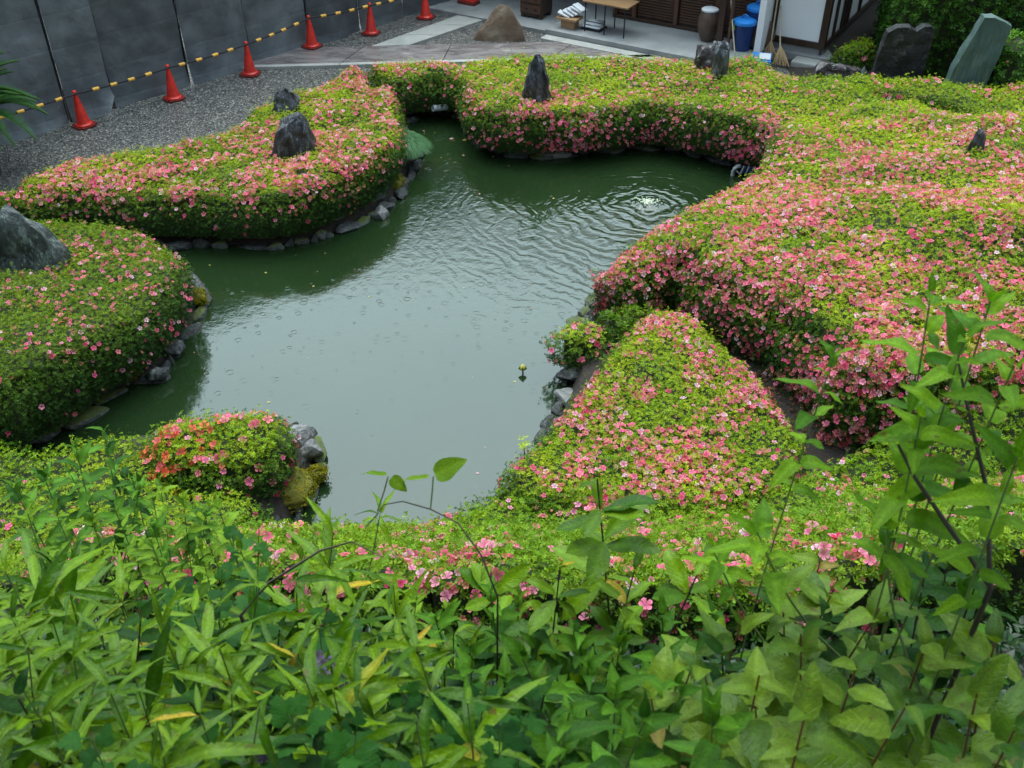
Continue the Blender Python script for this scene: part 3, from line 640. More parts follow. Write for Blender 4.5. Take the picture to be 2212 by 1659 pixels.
# ------------------------------------------------------------------ rocks
def rock_mesh(name, pts, seed, mat, cuts=5, rough=0.03, fs=3.0, ridge=0.0):
    bm = bmesh.new()
    for p in pts: bm.verts.new(p)
    bmesh.ops.convex_hull(bm, input=bm.verts[:])
    bmesh.ops.delete(bm, geom=[v for v in bm.verts if not v.link_faces], context='VERTS')
    bmesh.ops.triangulate(bm, faces=bm.faces[:])
    for _ in range(2 if cuts > 3 else 1):
        bmesh.ops.subdivide_edges(bm, edges=bm.edges[:], cuts=2 if cuts > 3 else 2, use_grid_fill=True)
        bmesh.ops.triangulate(bm, faces=[f for f in bm.faces if len(f.verts) > 3])
    bmesh.ops.smooth_vert(bm, verts=bm.verts[:], factor=0.35, use_axis_x=True, use_axis_y=True, use_axis_z=True)
    bm.normal_update(); o = Vector((seed*3.1, seed*1.7, -seed*2.3))
    for v in bm.verts:
        q = v.co*fs+o
        d = mnoise.fractal(q, 0.9, 2.1, 5)*rough
        if ridge: d -= ridge*abs(mnoise.noise(Vector((q.x*1.8, q.y*1.8, q.z*.35))))
        v.co += v.normal*d
    me = bm_mesh(name, bm, mat, True)
    try: me.set_sharp_from_angle(angle=math.radians(38))
    except Exception: pass
    return me
def rrock(seed, sx, sy, sz, n=14, boxy=0.35):
    r = random.Random(seed); P = []
    for i in range(n):
        v = Vector((r.gauss(0, 1), r.gauss(0, 1), r.gauss(0, 1))).normalized()
        m = max(abs(v.x), abs(v.y), abs(v.z)); v = v*(1-boxy)+v/m*boxy
        P.append((v.x*sx*r.uniform(.85, 1.1), v.y*sy*r.uniform(.85, 1.1), v.z*sz*r.uniform(.8, 1.1)))
    return P
def rock(name, loc, pts, seed, mat, label, cat='rock', rz=0.0, **kw):
    o = link(name, rock_mesh(name, pts, seed, mat, **kw), None, loc, rot=(0, 0, rz))
    return setp(o, label, cat)
EXC = []   # discs kept free of foliage: x, y, radius
def ex(p, r): EXC.append((p[0], p[1], r)); return p
# tall pointed stone in the far hedge
p = W(1163, 222, .95); p.z = .3; ex(p, .20)
rock('standing_stone', p, [(-.32, -.12, 0), (.32, -.14, 0), (.3, .25, 0), (-.28, .25, 0), (-.30, -.13, .75), (.27, -.14, .65), (.25, .2, .8), (-.26, .2, .95), (-.22, -.1, 1.25), (.12, -.12, 1.35), (.14, .1, 1.3), (-.2, .12, 1.35), (-.10, -.04, 1.58), (.02, .02, 1.6)], 3, M_DARKROCK, 'tall dark pointed stone rising from the middle of the far hedge', rough=.05, fs=4, ridge=.10)
p = W(638, 335, .95); p.z = .3; ex(p, .34)
rock('standing_stone', p, [(-.44, -.18, 0), (.46, -.2, 0), (.42, .35, 0), (-.4, .3, 0), (-.40, -.2, .7), (.42, -.2, .78), (.36, .25, .9), (-.38, .25, .8), (-.24, -.14, 1.12), (.30, -.12, 1.20), (.16, .18, 1.38), (-.18, .16, 1.27), (.16, -.05, 1.38), (.02, -.1, 1.3)], 5, M_DARKROCK, 'large flat faced dark stone standing in the left hedge', rough=.03, fs=4, ridge=.07)
p = W(620, 243, .95); p.z = .4; ex(p, .25)
rock('rock', p, [(-.28, -.2, .2), (.3, -.2, .2), (.27, .2, .2), (-.27, .2, .2), (-.30, -.2, .6), (.32, -.16, .62), (.22, .16, .78), (-.2, .16, .84), (-.15, -.1, .95), (.08, -.05, 1.08), (.20, -.05, .95)], 8, M_DARKROCK, 'rounded dark rock in the left hedge just behind the flat faced stone', rough=.05, fs=5, ridge=.08)
p = W(681, 214, 1.0); p.z = .85
rock('rock', p, rrock(4, .13, .1, .16), 4, M_DARKROCK, 'small dark rock at the back edge of the left hedge', rough=.02, fs=7)
p = W(652, 383, .95); p.z = .9; ex(p, .12)
rock('rock', p, rrock(12, .17, .16, .14), 12, M_DARKROCK, 'small dark rock half buried in blossom below the flat faced stone', rough=.02, fs=7)
p = W(1550, 172, 1.05); p.z = .4; ex(p, .16)
rock('stone_pillar', p, [(-.15, -.12, 0), (.15, -.12, 0), (.14, .14, 0), (-.15, .14, 0), (-.14, -.12, 1.2), (.16, -.12, 1.25), (.14, .12, 1.38), (-.12, .12, 1.34), (.02, -.02, 1.42)], 14, M_DARKROCK, 'slim dark stone pillar standing in the hedge below the porch post', rough=.03, fs=6, ridge=.05)
p = W(1524, 150, 1.05); p.z = .5; ex(p, .2)
rock('rock', p, [(-.25, -.2, 0), (.2, -.2, 0), (.2, .2, 0), (-.25, .2, 0), (-.26, -.2, .75), (.16, -.2, .72), (.2, .15, .98), (-.2, .2, 1.0), (-.1, -.1, 1.02), (.12, 0, 1.03)], 15, M_PURPLEROCK, 'blocky dark rock with pale veins left of the slim stone pillar', rough=.05, fs=5, ridge=.05)
# brown boulder on the gravel
p = W(1082, 84, .45); p.z = .42
rock('boulder', p, [(-.66, -.1, 0), (.58, -.18, 0), (.55, .35, 0), (-.5, .4, 0), (-.56, -.06, .16), (.02, -.25, 0), (.46, -.12, .3), (.2, -.06, .78), (.03, .06, .84), (-.10, .1, .74), (.3, .2, .55), (-.3, .2, .45)], 21, M_BROWNROCK, 'brown triangular boulder on the gravel in front of the wooden chest', 'boulder', rough=.04, fs=3)
# big lichen-grey rock on the left mound
p = W(70, 590, .95); p.z = .35; ex(p, .55)
rock('boulder', p, [(-1.0, -.3, 0), (.66, -.32, 0), (.66, .3, 0), (-.9, .5, 0), (-.95, -.35, .6), (.6, -.34, .72), (.62, .12, .95), (-.9, .25, .95), (-.52, -.25, 1.12), (-.10, -.24, 1.62), (.0, .0, 1.72), (.28, -.16, 1.46), (.56, -.18, 1.12), (-.6, .1, 1.3)], 23, M_GREYROCK, 'big grey green lichen covered boulder on the left mound', 'boulder', rough=.05, fs=2.6, ridge=.10)
# tablets at the back right
def tablet(name, px, outline, th, mat, seed, label, z0, rz=0.0, lean=0.0):
    p = W(*px, z0+.35); p.z = z0
    pts = [(x, s*th/2*(1-.25*(z/2)), z) for x, z in outline for s in (-1, 1)]
    bm = bmesh.new(); vs_ = [bm.verts.new((x, 0, z)) for x, z in outline]; f = bm.faces.new(vs_)
    r = bmesh.ops.extrude_face_region(bm, geom=[f])
    for v in r['geom']:
        if isinstance(v, bmesh.types.BMVert): v.co.y += th
    bmesh.ops.triangulate(bm, faces=bm.faces[:]); bmesh.ops.recalc_face_normals(bm, faces=bm.faces)
    for _ in range(4):
        bmesh.ops.subdivide_edges(bm, edges=[e for e in bm.edges if e.calc_length() > .12], cuts=1)
        bmesh.ops.triangulate(bm, faces=[q for q in bm.faces if len(q.verts) > 3])
    bm.normal_update()
    for v in bm.verts: v.co += v.normal*mnoise.fractal(v.co*4+Vector((seed, 0, 0)), .9, 2.1, 4)*.022
    me = bm_mesh(name, bm, mat, True)
    try: me.set_sharp_from_angle(angle=math.radians(35))
    except Exception: pass
    o = link(name, me, None, p, rot=(lean, 0, rz)); setp(o, label, 'stone tablet', 'stone tablets at the back'); ex(p, .35); return o
tablet('stone_tablet', (1938, 158), [(-.50, -.2), (.46, -.2), (.50, .6), (.52, 1.20), (.42, 1.27), (.30, 1.26), (.18, 1.16), (.05, 1.24), (-.18, 1.22), (-.34, 1.12), (-.42, .7)], .22, M_BLACKSLAB, 2, 'broad black slate tablet with notched top before the clipped evergreen', .85, -.12)
tablet('stone_tablet', (2085, 190), [(-.42, -.2), (.32, -.2), (.36, .3), (.50, 1.35), (.52, 1.52), (.18, 1.66), (.0, 1.66), (-.12, 1.25), (-.30, .7)], .26, M_GREENSLAB, 5, 'tall leaning blue green schist tablet right of the black tablet', .85, -.10)
p = W(1800, 158, 1.1); p.z = .7
rock('rock', p, [(-.42, -.2, 0), (.7, -.2, 0), (.7, .3, 0), (-.4, .3, 0), (-.40, -.18, .5), (-.3, .1, .62), (-.15, -.1, .64), (.2, -.15, .52), (.75, -.05, .42), (.7, .25, .42), (.1, .2, .55)], 31, M_PURPLEROCK, 'long low purplish rock left of the black tablet', rough=.05, fs=4, ridge=.06)
p = W(1866, 150, 1.2); p.z = .85
rock('finial_stone', p, [(-.09, -.09, 0), (.09, -.09, 0), (.09, .09, 0), (-.09, .09, 0), (-.1, 0, .2), (.1, 0, .2), (0, -.1, .2), (0, .1, .2), (-.05, 0, .32), (.05, 0, .32), (0, 0, .44)], 33, M_GREYROCK, 'small pale onion shaped stone beside the long low rock', 'stone', rough=.006, fs=8)
p = W(2109, 302, 2.15); p.z = 1.75; ex(p, .1)
rock('rock', p, [(-.13, -.1, 0), (.13, -.1, 0), (.12, .1, 0), (-.12, .1, 0), (-.12, -.08, .4), (.12, -.06, .45), (.08, .05, .58), (-.02, 0, .6)], 35, M_DARKROCK, 'small dark rock poking out of the right mound', rough=.02, fs=7, ridge=.04)

# ------------------------------------------------------------------ azaleas
def rosette(nl, lf, wf, elev, rng, one=False):
    V, F = [], []
    for k in range(nl):
        a = 2*math.pi*k/nl+rng.uniform(-.3, .3); e = elev+rng.uniform(-.35, .35); l = lf*rng.uniform(.75, 1.15); w = wf*l*.5
        d = np.array([math.cos(a)*math.cos(e), math.sin(a)*math.cos(e), math.sin(e)]); s = np.array([-math.sin(a), math.cos(a), 0]); nn = np.cross(d, s)
        b = len(V)
        if one: V += [d*.05*l+s*w*.5, d*.6*l-s*w*1.25, d*l-np.array([0, 0, .12*l])]; F += [(b, b+1, b+2)]
        else: V += [d*.08*l, d*.55*l+s*w+nn*-.05*l, d*l-np.array([0, 0, .12*l]), d*.55*l-s*w+nn*-.05*l]; F += [(b, b+1, b+2), (b, b+2, b+3)]
    return np.array(V), np.array(F)
def flower_far(rng, cup=.45):
    V, F, C = [(0, 0, -.05)], [], [(.6, .35, .55)]
    for k in range(5):
        a = 2*math.pi*k/5+rng.uniform(-.15, .15); l = rng.uniform(.85, 1.1); up = cup+rng.uniform(-.15, .15); ca, sa = math.cos(a), math.sin(a); b = len(V)
        V += [(ca*.72*l+sa*.42, sa*.72*l-ca*.42, up*.6), (ca*1.02*l, sa*1.02*l, up*.55), (ca*.72*l-sa*.42, sa*.72*l+ca*.42, up*.6)]; C += [(1.0, .95, 1.0), (1.1, 1.25, 1.2), (1.0, .95, 1.0)]; F += [(0, b, b+1), (0, b+1, b+2)]
    return np.array(V), np.array(F), np.array(C)
def flower_tpl(rng, cup=.45):
    V, F, C = [], [], []
    V.append((0, 0, -.05)); C.append((.55, .3, .55))
    for k in range(5):
        a = 2*math.pi*k/5+rng.uniform(-.1, .1); l = rng.uniform(.9, 1.08); w = .47; up = cup+rng.uniform(-.12, .12)
        ca, sa = math.cos(a), math.sin(a)
        def P(r, s, z): return (ca*r-sa*s, sa*r+ca*s, z)
        b = len(V)
        V += [P(.42, -.24, up*.42), P(.42, .24, up*.42), P(.80*l, -w*.85, up*.62), P(.80*l, w*.85, up*.62), P(1.02*l, 0, up*.55), P(.62, 0, up*.40)]
        C += [(.85, .75, .85)]*2+[(1.05, 1.1, 1.1)]*2+[(1.1, 1.25, 1.2)]+[(.85, .6, .8)]
        F += [(0, b, b+5), (0, b+5, b+1), (b, b+2, b+5), (b+1, b+5, b+3), (b+2, b+4, b+5), (b+3, b+5, b+4)]
    return np.array(V), np.array(F), np.array(C)
PINKS = np.array([(.94, .16, .27), (.94, .24, .34), (.95, .36, .44), (.86, .09, .20), (.93, .26, .25), (.96, .58, .62)])
SALMON = np.array([(.72, .27, .16), (.80, .32, .22), (.58, .24, .10)])
ORANGE = np.array([(.86, .12, .05), (.90, .20, .07), (.82, .14, .12)])
_fr = np.random.default_rng(5)
FTPL = [flower_tpl(_fr, c_) for c_ in (.25, .5, .8)]
BTPL = flower_far(_fr, 1.6)
FFAR = [flower_far(_fr, c_) for c_ in (.25, .5, .8)]
RTPL = [rosette(5, 1.0, .42, .5, _fr), rosette(5, 1.0, .42, .9, _fr), rosette(6, 1.0, .38, .3, _fr)]
RFAR = [rosette(5, 1.0, .5, .5, _fr, True), rosette(5, 1.0, .5, .9, _fr, True), rosette(6, 1.0, .46, .3, _fr, True)]
FOBJ = []
for k, cc in enumerate(list(PINKS)+list(ORANGE)):
    v, f, c_ = FTPL[k % 3]
    FOBJ.append(bulk('flower', v, f, np.clip(c_*cc, 0, 1), M_PETAL))

class Canopy:
    def __init__(s, poly, top, base, w=.34, step=.07, bump=.12, core_in=.10):
        s.poly = smooth_poly(poly, 4); s.top = top; s.base = base; s.w = w; s.step = step; s.bump = bump
        lo = s.poly.min(0)-.1; hi = s.poly.max(0)+.1
        s.xs = np.arange(lo[0], hi[0], step); s.ys = np.arange(lo[1], hi[1], step)
        s.X, s.Y = np.meshgrid(s.xs, s.ys); s.sd = sdist(s.poly, s.X, s.Y); s.Z, s.B = s.height(s.X, s.Y, s.sd)
    def height(s, X, Y, sd):
        B = s.base(X, Y); T = s.top(X, Y)+s.bump*2*(fbm(X*1.3+3, Y*1.3)-.5)+s.bump*1.1*(fbm(X*4.1, Y*4.1)-.5)
        e = np.clip(sd/s.w, 0, 1); pr = (1-(1-e)**2.2)**(1/2.2)
        return B+(T-B)*(.55+.45*pr), B
    def core(s, name, mat, parent, inset=.10, drop=.055):
        m = s.sd > inset; ny, nx = m.shape
        cell = m[:-1, :-1] & m[:-1, 1:] & m[1:, 1:] & m[1:, :-1]
        idx = np.arange(nx*ny).reshape(ny, nx); c = np.argwhere(cell)
        F = [(idx[j, i], idx[j, i+1], idx[j+1, i+1], idx[j+1, i]) for j, i in c]
        V = np.stack([s.X, s.Y, s.Z-drop], -1).reshape(-1, 3)
        Vb = np.stack([s.X, s.Y, s.B-.15], -1).reshape(-1, 3); off = len(V)
        pad = np.pad(cell, 1)
        for j, i in c:
            J, I = j+1, i+1
            for ok, a, b in ((pad[J-1, I], idx[j, i], idx[j, i+1]), (pad[J+1, I], idx[j+1, i+1], idx[j+1, i]), (pad[J, I-1], idx[j+1, i], idx[j, i]), (pad[J, I+1], idx[j, i+1], idx[j+1, i+1])):
                if not ok: F.append((b, a, a+off, b+off))
        V = np.concatenate([V, Vb]); F = np.array(F)
        u, inv = np.unique(F, return_inverse=True)
        return link(name, bulk(name, V[u], inv.reshape(F.shape), mat=mat), parent)
    def sample(s, n_per, rng, clip=None):
        """points + normals + upness over top and walls"""
        cell = (s.sd[:-1, :-1] > .015) & (s.sd[1:, 1:] > .015)
        gy_, gx_ = np.gradient(s.Z, s.step)
        area = np.sqrt(1+gx_**2+gy_**2)[:-1, :-1]*s.step**2
        area = np.minimum(area, 8*s.step**2)
        j, i = np.nonzero(cell); a = area[j, i]; N = int(a.sum()*n_per)
        k = rng.choice(len(j), N, p=a/a.sum()); fx = rng.random(N); fy = rng.random(N)
        x = s.xs[i[k]]+fx*s.step; y = s.ys[j[k]]+fy*s.step
        z = (s.Z[j[k], i[k]]*(1-fx)*(1-fy)+s.Z[j[k], i[k]+1]*fx*(1-fy)+s.Z[j[k]+1, i[k]]*(1-fx)*fy+s.Z[j[k]+1, i[k]+1]*fx*fy)
        nx_ = np.clip(-gx_[j[k], i[k]], -2.5, 2.5); ny_ = np.clip(-gy_[j[k], i[k]], -2.5, 2.5)
        n = np.stack([nx_, ny_, np.ones(N)], -1); n /= np.linalg.norm(n, axis=1, keepdims=True)
        P = np.stack([x, y, z], -1)
        # walls
        Q_ = s.poly; R_ = np.roll(Q_, -1, 0); le = np.linalg.norm(R_-Q_, axis=1)
        ar = (Q_[:, 0]*R_[:, 1]-R_[:, 0]*Q_[:, 1]).sum()
        on = np.stack([(R_-Q_)[:, 1], -(R_-Q_)[:, 0]], -1)/le[:, None]*(1 if ar > 0 else -1)
        mid = (Q_+R_)/2; hz, hb_ = s.height(mid[:, 0], mid[:, 1], np.zeros(len(mid))+.02)
        aw = le*np.maximum(hz-hb_, .02)*1.2; M_ = int(aw.sum()*n_per)
        k = rng.choice(len(le), M_, p=aw/aw.sum()); t = rng.random(M_); q = rng.random(M_)
        xy = Q_[k]+(R_-Q_)[k]*t[:, None]; bul = .05*np.sin(q*np.pi)-.05*(1-q)**2+.06*(rng.random(M_)-.6)+.12*(fbm(xy[:, 0]*2.5, xy[:, 1]*2.5+q)-.5)
        bul = bul-1.1*np.maximum(q-.86, 0); xy = xy+on[k]*bul[:, None]
        zz = hb_[k]-.08+(hz-hb_+.08)[k]*q*1.14
        nw = np.concatenate([on[k], (.15+.6*q**2)[:, None]], 1); nw /= np.linalg.norm(nw, axis=1, keepdims=True)
        P = np.concatenate([P, np.concatenate([xy, zz[:, None]], 1)]); n = np.concatenate([n, nw])
        if clip is not None:
            m = clip(P); P, n = P[m], n[m]
        keep = np.ones(len(P), bool)
        for (ex_, ey_, er) in EXC: keep &= ((P[:, 0]-ex_)**2+(P[:, 1]-ey_)**2) > er*er
        return P[keep], n[keep]

NEWG = np.array((.40, .49, .014)); MIDG = np.array((.14, .28, .010)); SIDEG = np.array((.022, .066, .008))
def inview(P, m=90):
    z = P[:, 2]-CAMH; d = P[:, 1]*math.cos(TH)-z*math.sin(TH); up = P[:, 1]*math.sin(TH)+z*math.cos(TH)
    px = PCX+FPX*P[:, 0]/np.maximum(d, .1); py = PCY-FPX*up/np.maximum(d, .1)
    return (d > .3) & (px > -m) & (px < 2212+m) & (py > -m) & (py < 1659+m)
def azalea(name, label, group, poly, top, base, dens, flow, seed, lsize=.033, newg=1.1, w=.34, nobj=250, orange=0.0, fsize=.040, bump=.12, salmon=.5, cat='azalea', colors=(NEWG, MIDG, SIDEG), flowmask=None, far=False, bloom=0.0):
    rng = np.random.default_rng(seed)
    cp = Canopy(poly, top, base, w, bump=bump); c0 = cp.poly.mean(0)
    root = empty(name, (c0[0], c0[1], float(base(np.array(c0[0]), np.array(c0[1])))), label, cat, group); off = np.array(root.location)
    o = cp.core('branches', M_AZCORE, root); o.location = -root.location
    P, n = cp.sample(dens, rng, inview)
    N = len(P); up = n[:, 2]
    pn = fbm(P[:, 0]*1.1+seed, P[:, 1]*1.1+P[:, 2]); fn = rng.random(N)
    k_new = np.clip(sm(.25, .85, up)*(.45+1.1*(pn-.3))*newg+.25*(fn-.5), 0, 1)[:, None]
    k_side = np.clip((1-up)*1.55+.5*(fn-.5)-.2, 0, 1)[:, None]  # steep sides take the darkest leaf green
    C = (colors[1]*(1-k_new)+colors[0]*k_new); C = C*(1-k_side)+colors[2]*k_side
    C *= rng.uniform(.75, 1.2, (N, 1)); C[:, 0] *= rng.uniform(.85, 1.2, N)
    jit = rng.normal(size=(N, 1))*.034+np.where(rng.random((N, 1)) < .05, rng.uniform(.02, .12, (N, 1)), 0)
    Pp = P+n*jit; nn = n*.6+np.array([0, 0, .55])
    Vs, Fs, Cs, q = [], [], [], 0
    which = rng.integers(0, 3, N)
    for t in range(3):
        m = which == t
        if not m.any(): continue
        tv, tf = (RFAR if far else RTPL)[t]; q3 = 3 if far else 4; fr_ = frames(nn[m], rng, .45)
        v, f = stamp(tv, tf, Pp[m], fr_, lsize*rng.uniform(.75, 1.25, m.sum()))
        cv = np.repeat(C[m], len(tv), 0)*np.tile(np.repeat(rng.uniform(.8, 1.2, len(tv)//q3), q3), m.sum())[:, None]
        Vs.append(v-off); Fs.append(f+q); Cs.append(cv); q += len(v)
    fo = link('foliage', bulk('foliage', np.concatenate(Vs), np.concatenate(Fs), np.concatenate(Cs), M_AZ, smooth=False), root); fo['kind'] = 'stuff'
    # flowers
    P, n = cp.sample(flow, rng, inview)
    cl = fbm(P[:, 0]*2.6+9, P[:, 1]*2.6+P[:, 2]*2.6, 3); big = fbm(P[:, 0]*.55+seed*3.3, P[:, 1]*.55, 2)
    pr = np.clip((cl-.33+bloom*.06)*2.9, .04, 1)*np.clip((big-.25)*3.0, .25+.3*bloom, 1)
    if flowmask is not None: pr = pr*flowmask(P, n)
    m = rng.random(len(P)) < pr; P, n = P[m], n[m]; N = len(P)
    if N == 0: return root
    P = P+n*(-.005+.065*rng.random((N, 1))); nn = n*.8+np.array([0, -.25, .35])
    sal = rng.random(N) < salmon*.75
    CC = PINKS[rng.choice(len(PINKS), N, p=(.24, .24, .16, .14, .14, .08))].copy(); CC[sal] = SALMON[rng.integers(0, 3, sal.sum())]
    og = rng.random(N) < orange*sm(.42, .6, fbm(P[:, 0]*1.5, P[:, 1]*1.5+2)); CC[og] = ORANGE[rng.integers(0, 3, og.sum())]; sal &= ~og
    CC *= rng.uniform(.85, 1.12, (N, 1)); CC = np.clip(CC, 0, .95)
    dist = np.linalg.norm(P-np.array([0, 0, CAMH]), axis=1); face = (n*(np.array([0, 0, CAMH])-P)).sum(1)/dist
    cand = np.nonzero(~sal & (face > .25))[0]; cand = cand[np.argsort(dist[cand])][:nobj]
    fr_ = frames(nn, rng, .4); sz = fsize*rng.uniform(.6, 1.25, N)
    for i in cand:
        ki = (6+int(rng.integers(0, 3))) if og[i] else int(rng.choice(6, p=(.24, .24, .16, .14, .14, .08)))
        o = bpy.data.objects.new('flower', FOBJ[ki]); col.objects.link(o); o.parent = root
        M_ = Matrix.Identity(4)
        for r_ in range(3):
            for c_ in range(3): M_[r_][c_] = fr_[i, r_, c_]*sz[i]
            M_[r_][3] = P[i, r_]-off[r_]
        o.matrix_basis = M_
    rest = np.ones(N, bool); rest[cand] = False
    Vs, Fs, Cs, q = [], [], [], 0; wh = rng.integers(0, 3, N); wh[sal] = 3
    for t in range(4):
        m = rest & (wh == t)
        if not m.any(): continue
        tv, tf, tc = (FFAR if far else FTPL)[t] if t < 3 else BTPL
        v, f = stamp(tv, tf, P[m], fr_[m], sz[m]*(1 if t < 3 else .6)); cv = (CC[m][:, None, :]*tc[None]).reshape(-1, 3)
        Vs.append(v-off); Fs.append(f+q); Cs.append(np.clip(cv, 0, 1)); q += len(v)
    if Vs:
        o = link('blossom', bulk('blossom', np.concatenate(Vs), np.concatenate(Fs), np.concatenate(Cs), M_PETAL), root); o['kind'] = 'stuff'
    return root

const = lambda v: (lambda X, Y: np.full(np.shape(X), float(v)))
base_g = lambda X, Y: np.maximum(ground(X, Y), .25)-.03
def idw(ctrl, p=2.2):
    C = np.array(ctrl, float)
    def f(X, Y):
        X = np.asarray(X, float); num = 0; den = 0
        for cx, cy, cz in C:
            w_ = 1/(((X-cx)**2+(Y-cy)**2)+.15)**(p/2); num = num+w_*cz; den = den+w_
        return num/den
    return f
G_AZ = 'clipped azaleas round the pond'
az_left = [(-11.5, 14.1), (-8.6, 14.25), (-7.1, 14.52), Wp(370, 512, .25), Wp(460, 514, .25), Wp(560, 516, .25), Wp(650, 505, .25), Wp(730, 478, .25), Wp(790, 448, .25), Wp(838, 410, .28), Wp(866, 365, .35), Wp(868, 320, .35), Wp(858, 275, .3), Wp(845, 248, .3),
           Wp(800, 200, .9), Wp(775, 150, .92), Wp(700, 176, .92), Wp(600, 212, .92), Wp(545, 236, .92), Wp(515, 280, .92), Wp(420, 310, .92), Wp(300, 328, .92), Wp(150, 358, .92), Wp(50, 394, .92), Wp(0, 416, .92), (-11.5, 15.3)]
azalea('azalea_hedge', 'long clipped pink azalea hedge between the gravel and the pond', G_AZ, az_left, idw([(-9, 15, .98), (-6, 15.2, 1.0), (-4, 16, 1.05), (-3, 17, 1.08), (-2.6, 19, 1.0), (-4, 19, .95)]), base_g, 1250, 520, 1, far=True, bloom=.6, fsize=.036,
       flowmask=lambda P, n: np.clip(np.where(n[:, 2] < .55, .30*sm(.25, .95, P[:, 2]), 1.0)*np.where(P[:, 0] > -3.6, 1.4, 1.0)*(1-.7*np.exp(-((P[:, 0]+4.3)**2+(P[:, 1]-17.6)**2)/.7)), 0, 1.4))
az_back = [Wp(835, 236, .3), Wp(880, 240, .3), Wp(930, 234, .3), Wp(975, 236, .3), Wp(1000, 255, .4), Wp(1020, 292, .4), Wp(1060, 314, .35), Wp(1110, 322, .32), Wp(1200, 322, .32), Wp(1300, 317, .32), Wp(1400, 304, .32), Wp(1500, 322, .32), Wp(1580, 344, .3), Wp(1640, 362, .3), (5.3, 16.9), (6.3, 17.2), (7.2, 18.3),
           Wp(1760, 165, 1.2), Wp(1700, 150, 1.2), Wp(1645, 122, 1.2), Wp(1600, 128, 1.1), Wp(1520, 138, 1.0), Wp(1400, 138, .95), Wp(1250, 128, .95), Wp(1150, 119, .95), Wp(1060, 124, .95), Wp(1000, 142, .92), Wp(900, 134, .92), Wp(800, 140, .92)]
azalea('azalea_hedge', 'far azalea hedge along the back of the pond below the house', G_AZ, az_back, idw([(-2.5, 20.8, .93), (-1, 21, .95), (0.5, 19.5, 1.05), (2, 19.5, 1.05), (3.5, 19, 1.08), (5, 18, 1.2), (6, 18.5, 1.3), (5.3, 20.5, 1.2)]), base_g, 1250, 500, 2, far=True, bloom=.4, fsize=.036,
       flowmask=lambda P, n: np.where(n[:, 2] < .6, np.where(P[:, 0] < -.9, .25, .95), .75)*np.where(P[:, 0] > 4.8, .45, 1.0))
az_right = [(4.75, 16.9), Wp(1655, 366, 1.0), Wp(1560, 434, 1.0), Wp(1450, 484, 1.0), Wp(1382, 514, 1.0), Wp(1310, 588, .95), Wp(1290, 640, .7), Wp(1300, 668, .4), Wp(1370, 672, .45), Wp(1425, 655, .45), Wp(1448, 622, .7), Wp(1475, 660, .5), Wp(1500, 700, .5), Wp(1570, 732, .55), Wp(1650, 778, .6), Wp(1705, 820, .7), Wp(1765, 878, .75), Wp(1830, 925, .9), (5.9, 8.6), (9.5, 8.7), (12, 11), (12, 15.3), Wp(2212, 262, 1.7), Wp(2100, 262, 1.5), Wp(2000, 240, 1.35), Wp(1900, 235, 1.3), (5.8, 17.3)]
top_right = idw([(1.5, 12.3, 1.05), (1.9, 13, 1.15), (3.2, 13.9, 1.25), (4.2, 15, 1.25), (3.4, 11.1, 1.65), (2.6, 12.2, 1.5), (5, 12.5, 2.0), (4.5, 10.6, 1.9), (6.3, 11.2, 2.45), (7.9, 14.7, 2.1), (6, 15.5, 1.65), (6.5, 13.5, 2.1), (5.5, 16.8, 1.25), (7.5, 16.8, 1.5), (10, 12, 2.9), (7, 9.6, 2.3)])
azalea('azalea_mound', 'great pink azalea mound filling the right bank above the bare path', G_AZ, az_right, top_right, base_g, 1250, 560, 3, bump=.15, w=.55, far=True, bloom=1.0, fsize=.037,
       flowmask=lambda P, n: np.clip(1.25-.9*sm(14.2, 16.4, P[:, 1]+.0*P[:, 0]), .12, 1.25)*np.where(n[:, 2] < .5, .75, 1.0))
az_strip = [(7.0, 17.9), Wp(1900, 215, 1.2), Wp(2000, 222, 1.3), Wp(2120, 245, 1.4), Wp(2230, 250, 1.5), (11.5, 16.0), (12, 18.6), Wp(2225, 175, 1.5), Wp(2120, 186, 1.4), Wp(2020, 182, 1.3), Wp(1930, 170, 1.25), Wp(1840, 170, 1.2), Wp(1770, 168, 1.2)]
azalea('azalea_hedge', 'low azalea strip in front of the two stone tablets', G_AZ, az_strip, idw([(7, 18.5, 1.32), (8.5, 17.8, 1.4), (10, 17.5, 1.6)]), base_g, 1250, 110, 4, newg=.85, far=True, fsize=.036)
az_front = [Wp(1450, 668, .9), Wp(1385, 688, .85), Wp(1335, 745, .8), Wp(1290, 815, .8), Wp(1238, 880, .8), Wp(1172, 962, .8), Wp(1090, 1035, .85), Wp(1180, 1110, .9), Wp(1300, 1095, 1.0), Wp(1430, 1095, 1.05), Wp(1570, 1070, 1.15), Wp(1690, 1020, 1.2), Wp(1745, 950, 1.1), Wp(1700, 890, 1.0), Wp(1660, 845, .95), Wp(1615, 800, .9), Wp(1560, 745, .9), Wp(1505, 690, .9)]
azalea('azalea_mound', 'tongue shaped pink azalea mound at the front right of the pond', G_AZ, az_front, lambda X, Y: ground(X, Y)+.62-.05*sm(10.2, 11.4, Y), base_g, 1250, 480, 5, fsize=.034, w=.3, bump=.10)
az_slope = [Wp(1085, 1042, .85), Wp(1000, 1075, .9), Wp(900, 1118, .9), Wp(820, 1150, .85), Wp(720, 1178, .8), (-2.6, 6.9), (-3.4, 6.2), (-3.4, 4.9), (-1, 4.0), (3, 3.8), (6, 4.2), (8.5, 6), (8.5, 9.2), (6.4, 9.2), Wp(1900, 905, 1.3), Wp(1790, 950, 1.2), Wp(1700, 975, 1.2), Wp(1570, 1000, 1.15), Wp(1440, 1020, 1.05), Wp(1300, 1015, 1.0), Wp(1180, 1035, .9)]
